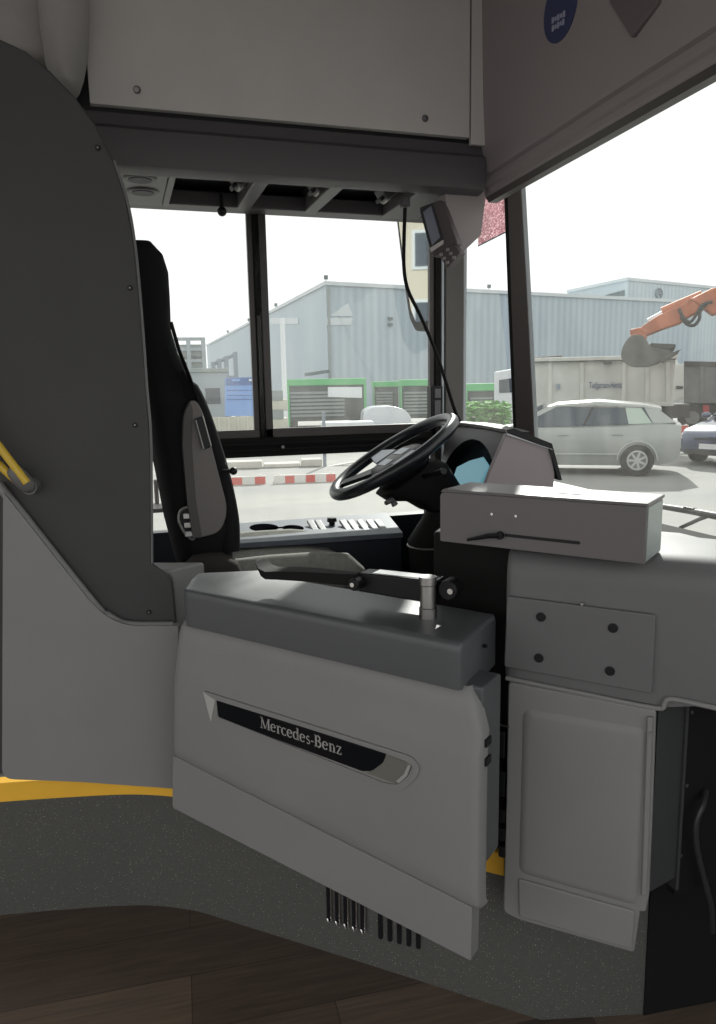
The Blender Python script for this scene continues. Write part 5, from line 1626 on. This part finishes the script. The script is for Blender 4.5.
# concrete blocks behind the near barrier
CBf = out_frame(285, 17, 2)
for i, (x0, x1, y0, y1, lab) in enumerate(((222, 262, 461, 473, 'left pale concrete block behind the near barriers'), (264, 300, 463, 474, 'middle pale concrete block behind the near barriers'), (302, 322, 459, 474, 'short concrete block beside the slanting plank'))):
    a, b_ = CBf.at(x0, y1), CBf.at(x1, y0)
    o = MB().fbox(CBf, a[0], b_[0], -.4, 0, GZ, b_[1]).build('concrete_block', 'concrete', bevel=.03)
    tag(o, lab, 'block', 'concrete blocks in the yard')
a, b_ = CBf.at(328, 480), CBf.at(352, 462)
o = MB().plate(CBf, [(a[0], GZ), (a[0] + .3, GZ), (b_[0] + .3, b_[1]), (b_[0], b_[1])], -.1, 0).build('plank', 'barrier_white', bevel=.01)
tag(o, 'pale slanting plank leaning by the blocks behind the steering wheel', 'plank')
a = CBf.at(325, 470)
PO = MB().cyl(CBf.p(a[0], 0, GZ), CBf.p(a[0], 0, .9), .04, 10).build('post', 'post_grey')
tag(PO, 'thin grey post between the concrete blocks and the slanting plank', 'post')

# blue notice board
BBf = out_frame(240, 30, 4)
BB = thing('notice_board', BBf.p(0, 0, GZ), 'large blue notice board on posts behind the side window', 'board')
def bb(pxs, w0, w1, name, mt, par=BB): return MB().plate(BBf, BBf.poly(pxs, w1), w0, w1).build(name, mt, par)
main = bb([(225, 378), (254, 377), (254, 416), (225, 416)], -.08, 0, 'panel', 'blue_board')
bb([(226, 378.5), (253, 377.5), (253, 385), (226, 385.5)], -.02, .02, 'header_strip', 'blue_board_dark', main)
bb([(232, 379.5), (240, 379.2), (240, 380.8), (232, 381)], 0, .04, 'header_print', 'blue_board_pale', main)
bb([(249, 379), (252, 379), (252, 381), (249, 381)], 0, .04, 'header_print', 'pole_pale', main)
for y in (390, 395, 399):
    bb([(227, y), (252, y), (252, y + .8), (227, y + .8)], 0, .02, 'ruled_line', 'blue_board_dark', main)
for x in (227, 252):
    u, z = BBf.at(x, 400)
    MB().cyl(BBf.p(u, -.12, GZ), BBf.p(u, -.12, BBf.at(x, 380)[1]), .07, 10).build('post', 'post_grey', BB)

# steel rack with four uprights and shed behind it
RKf = out_frame(222, 42, -12)
RK = thing('steel_rack', RKf.p(0, 0, GZ), 'dark steel frame of rising uprights above the grey shed', 'rack')
for x, y in ((213, 362), (219, 359), (226, 356), (235, 352)):
    a = RKf.at(x, y)
    MB().box(RKf.p(a[0], 0, (a[1] + GZ) / 2), (.22, .22, a[1] - GZ)).build('upright', 'post_grey', RK)
a, b_ = RKf.at(211, 365), RKf.at(235, 354)
MB().tube([RKf.p(a[0], -.1, a[1]), RKf.p(b_[0], -.1, b_[1])], .10, 8).build('top_rail', 'post_grey', RK)
a, b_ = RKf.at(204, 378), RKf.at(235, 377)
MB().tube([RKf.p(a[0], -.1, a[1]), RKf.p(b_[0], -.1, b_[1])], .10, 8).build('lower_rail', 'post_grey', RK)
SHf = out_frame(215, 36, 0)
SH = thing('site_cabin', SHf.p(0, 0, GZ), 'grey-blue site cabin left of the blue notice board', 'cabin')
a, b_ = SHf.at(186, 400), SHf.at(226, 372)
MB().fbox(SHf, a[0], b_[0], -3, 0, GZ, b_[1]).build('walls', 'shed_grey', SH, bevel=.03)
MB().fbox(SHf, a[0] - .1, b_[0] + .1, -3.1, .1, b_[1] - .0, b_[1] + .18).build('roof', 'container_grey', SH, bevel=.02)
a, b_ = SHf.at(206, 404), SHf.at(220, 388)
MB().fbox(SHf, a[0], b_[0], -.02, .03, a[1], b_[1]).build('window', 'car_glass', SH)
# tall grey tower behind
TWf = out_frame(190, 58, 0)
TW = thing('scaffold_tower', TWf.p(0, 0, GZ), 'grey scaffold tower beside the seat backrest', 'scaffold')
a, b_ = TWf.at(178, 380), TWf.at(203, 337)
for u in (a[0], lerp(a[0], b_[0], .45), b_[0]):
    MB().box(TWf.p(u, -.5, (b_[1] + GZ) / 2), (.3, .3, b_[1] - GZ)).build('upright', 'shed_grey', TW)
for t in (.55, .7, .85, .98):
    z = lerp(GZ, b_[1], t)
    MB().fbox(TWf, a[0], b_[0], -.6, -.4, z - .12, z + .12).build('rail', 'shed_grey', TW)
for t in (.55, .7):
    z = lerp(GZ, b_[1], t)
    MB().fbox(TWf, a[0], b_[0], -.75, -.62, z, z + 1.2).build('sheet', 'container_grey', TW)
# pale fence under the notice board
FNf = out_frame(235, 27, 4)
FN = thing('mesh_fence', FNf.p(0, 0, GZ), 'pale yellowish fence below the blue notice board', 'fence')
a, b_ = FNf.at(200, 430), FNf.at(266, 416)
m_ = MB()
MB().fbox(FNf, a[0], b_[0], -.04, 0, GZ + .05, b_[1]).build('panel', 'pale_fence', FN)
for k in range(8):
    u = lerp(a[0], b_[0], k / 7)
    MB().box(FNf.p(u, .03, (b_[1] + GZ) / 2), (.06, .06, b_[1] - GZ)).build('post', 'concrete', FN)

# light poles
for x, y, dist, lab in ((284.5, 318, 30, 'tall slim white pole right of the window divider'),):
    f_ = out_frame(x, dist)
    z1 = f_.at(x, y)[1]
    o = MB().tube([f_.p(0, 0, GZ), f_.p(0, 0, z1)], [.11, .09], 12).build('lamp_post', 'pole_pale')
    tag(o, lab, 'pole')

# green-framed containers with slatted sides
def container(x0, x1, y0, y1, dist, turn, label, split=None):
    f_ = out_frame((x0 + x1) / 2, dist, turn)
    a, b_ = f_.at(x0, y1), f_.at(x1, y0)
    root = thing('slatted_container', f_.p(0, 0, GZ), label, 'container')
    D_ = 2.4
    MB().fbox(f_, a[0] + .08, b_[0] - .08, -D_, -.06, GZ + .3, b_[1] - .1).build('body', 'container_dark', root)
    s_ = MB()
    n = 7
    for k in range(n):
        z0 = lerp(GZ + .5, b_[1] - .5, k / n); z1 = lerp(GZ + .5, b_[1] - .5, (k + .62) / n)
        s_.fbox(f_, a[0] + .15, lerp(a[0], b_[0], .72), -.08, .0, z0, z1)
    s_.build('slats', 'container_grey', root)
    MB().fbox(f_, lerp(a[0], b_[0], .76), b_[0] - .15, -.08, -.02, GZ + .5, b_[1] - .5).build('door_panel', 'container_dark', root)
    rim = MB()
    rim.fbox(f_, a[0], b_[0], -D_, .02, b_[1] - .30, b_[1])
    rim.build('roof_rim', 'container_green', root, bevel=.03)
    for t in ((0, .03), (.97, 1.0)):
        MB().fbox(f_, lerp(a[0], b_[0], t[0]), lerp(a[0], b_[0], t[1]), -.2, .03, GZ + .1, b_[1] - .3).build('corner_post', 'container_green', root)
    for u in (a[0] + .3, b_[0] - .3):
        MB().fbox(f_, u - .15, u + .15, -D_, 0, GZ, GZ + .32).build('skid', 'chassis', root)
container(288, 366, 378, 425, 34, 6, 'green-rimmed slatted container in the middle of the right window pane')
f_ = out_frame(327, 34, 6); rt0 = [o for o in bpy.data.objects if o.name == 'slatted_container'][0]
MB().plate(f_, f_.poly([(328, 387), (362, 387), (362, 398), (328, 397)], .05), -.02, .05).build('pale_panel', 'pole_pale', rt0)
container(374, 400, 381, 425, 39.5, 4, 'narrow dark slatted container left of the green post')
container(401, 440, 379, 425, 35, 4, 'green-rimmed container partly behind the window pillar')
container(466, 503, 383, 425, 30, 4, 'dark container with green frame seen through the quarter light')

# pale van and low tank in front of the containers
VNf = out_frame(388, 29, 6)
VN = thing('covered_pallet', VNf.p(0, 0, GZ), 'pale blue sheeted load standing in front of the containers', 'load')
sh_px = [(362, 424), (364, 411), (372, 407), (392, 406), (404, 409), (411, 416), (412, 424)]
uz = VNf.poly(sh_px, 0)
uz[0] = (uz[0][0], GZ + .12); uz[-1] = (uz[-1][0], GZ + .12)
MB().plate(VNf, rnd(uz, .15, 3), -1.6, 0).build('sheet', 'car_pale', VN, bevel=.1, seg=3)
MB().fbox(VNf, uz[0][0] + .05, uz[-1][0] - .05, -1.5, -.1, GZ, GZ + .13).build('pallet', 'concrete', VN)
LTf = out_frame(345, 26, 4)
a, b_ = LTf.at(322, 432), LTf.at(374, 421.5)
o = MB().fbox(LTf, a[0], b_[0], -1, 0, GZ, b_[1]).build('low_wall', 'pole_pale', bevel=.03)
tag(o, 'low pale wall running along the bottom of the right window pane', 'low wall')
KSf = out_frame(275, 27, 4)
a, b_ = KSf.at(271, 430), KSf.at(283, 392)
KS = thing('pallet_stack', KSf.p(0, 0, GZ), 'pale stack of stored goods right beside the window divider', 'stack')
for k in range(5):
    z0 = lerp(GZ, b_[1], k / 5); z1 = lerp(GZ, b_[1], (k + .85) / 5)
    MB().fbox(KSf, a[0], b_[0] + (k % 2) * .15, -.9, 0, z0, z1 + .12).build('layer', 'pale_fence' if k % 2 else 'container_grey', KS, bevel=.02)

# flowering shrub beyond the quarter light
SBf = out_frame(488, 21, 0)
SB = thing('flowering_shrub', SBf.p(0, 0, GZ), 'green shrub with pale blossom seen through the quarter light', 'shrub')
fo_ = MB(); bl2 = MB()
for k in range(1100):
    x = random.uniform(464, 510); y = random.uniform(402, 432)
    u, z = SBf.at(x, y)
    if z < GZ + .05: continue
    w = random.uniform(-1.0, .3)
    s = random.uniform(.07, .14)
    tgt = bl2 if random.random() < .12 and 468 < x < 500 else fo_
    R = Matrix.Rotation(random.uniform(0, 6.28), 3, 'Z') @ Matrix.Rotation(random.uniform(-1, 1), 3, 'X')
    c = SBf.p(u, w, z)
    q = [c + R @ V((dx * s, dy * s * .6, 0)) for dx, dy in ((-1, 0), (-.2, .8), (1, 0), (-.2, -.8))]
    tgt.prism(q, R @ V((0, 0, s * .08)))
fo_.build('foliage', 'foliage', SB); bl2.build('blossom', 'blossom', SB)
m_ = MB()
for k in range(7):
    u = SBf.at(466 + k * 7, 425)[0]
    m_.tube([SBf.p(u, -.4, GZ), SBf.p(u + random.uniform(-.2, .2), -.4, GZ + .9)], [.03, .012], 6)
m_.build('stems', 'chassis', SB)

# ------------------------------------------------------------------ light
w = bpy.data.worlds.new('world'); scene.world = w; w.use_nodes = True
bgd = w.node_tree.nodes['Background']
bgd.inputs[0].default_value = (1.0, 0.995, 0.99, 1)
bgd.inputs[1].default_value = 1.25
sd_ = bpy.data.lights.new('sun', 'SUN'); sd_.energy = 6.0; sd_.angle = rad(1.0); sd_.color = (1.0, .97, .92)
so_ = bpy.data.objects.new('sun', sd_); COL.objects.link(so_)
saz, sel = rad(60), rad(30)
to = V((math.cos(saz) * math.cos(sel), math.sin(saz) * math.cos(sel), math.sin(sel)))
so_.rotation_euler = to.to_track_quat('Z', 'Y').to_euler()

scene.view_settings.view_transform = 'Standard'
scene.view_settings.look = 'None'
scene.view_settings.exposure = 0.0
scene.view_settings.gamma = 1.0
scene.view_settings.use_curve_mapping = False
scene.cycles.use_denoising = True
scene.cycles.max_bounces = 8
scene.cycles.diffuse_bounces = 4
scene.cycles.transparent_max_bounces = 24
scene.cycles.sample_clamp_indirect = 4.0
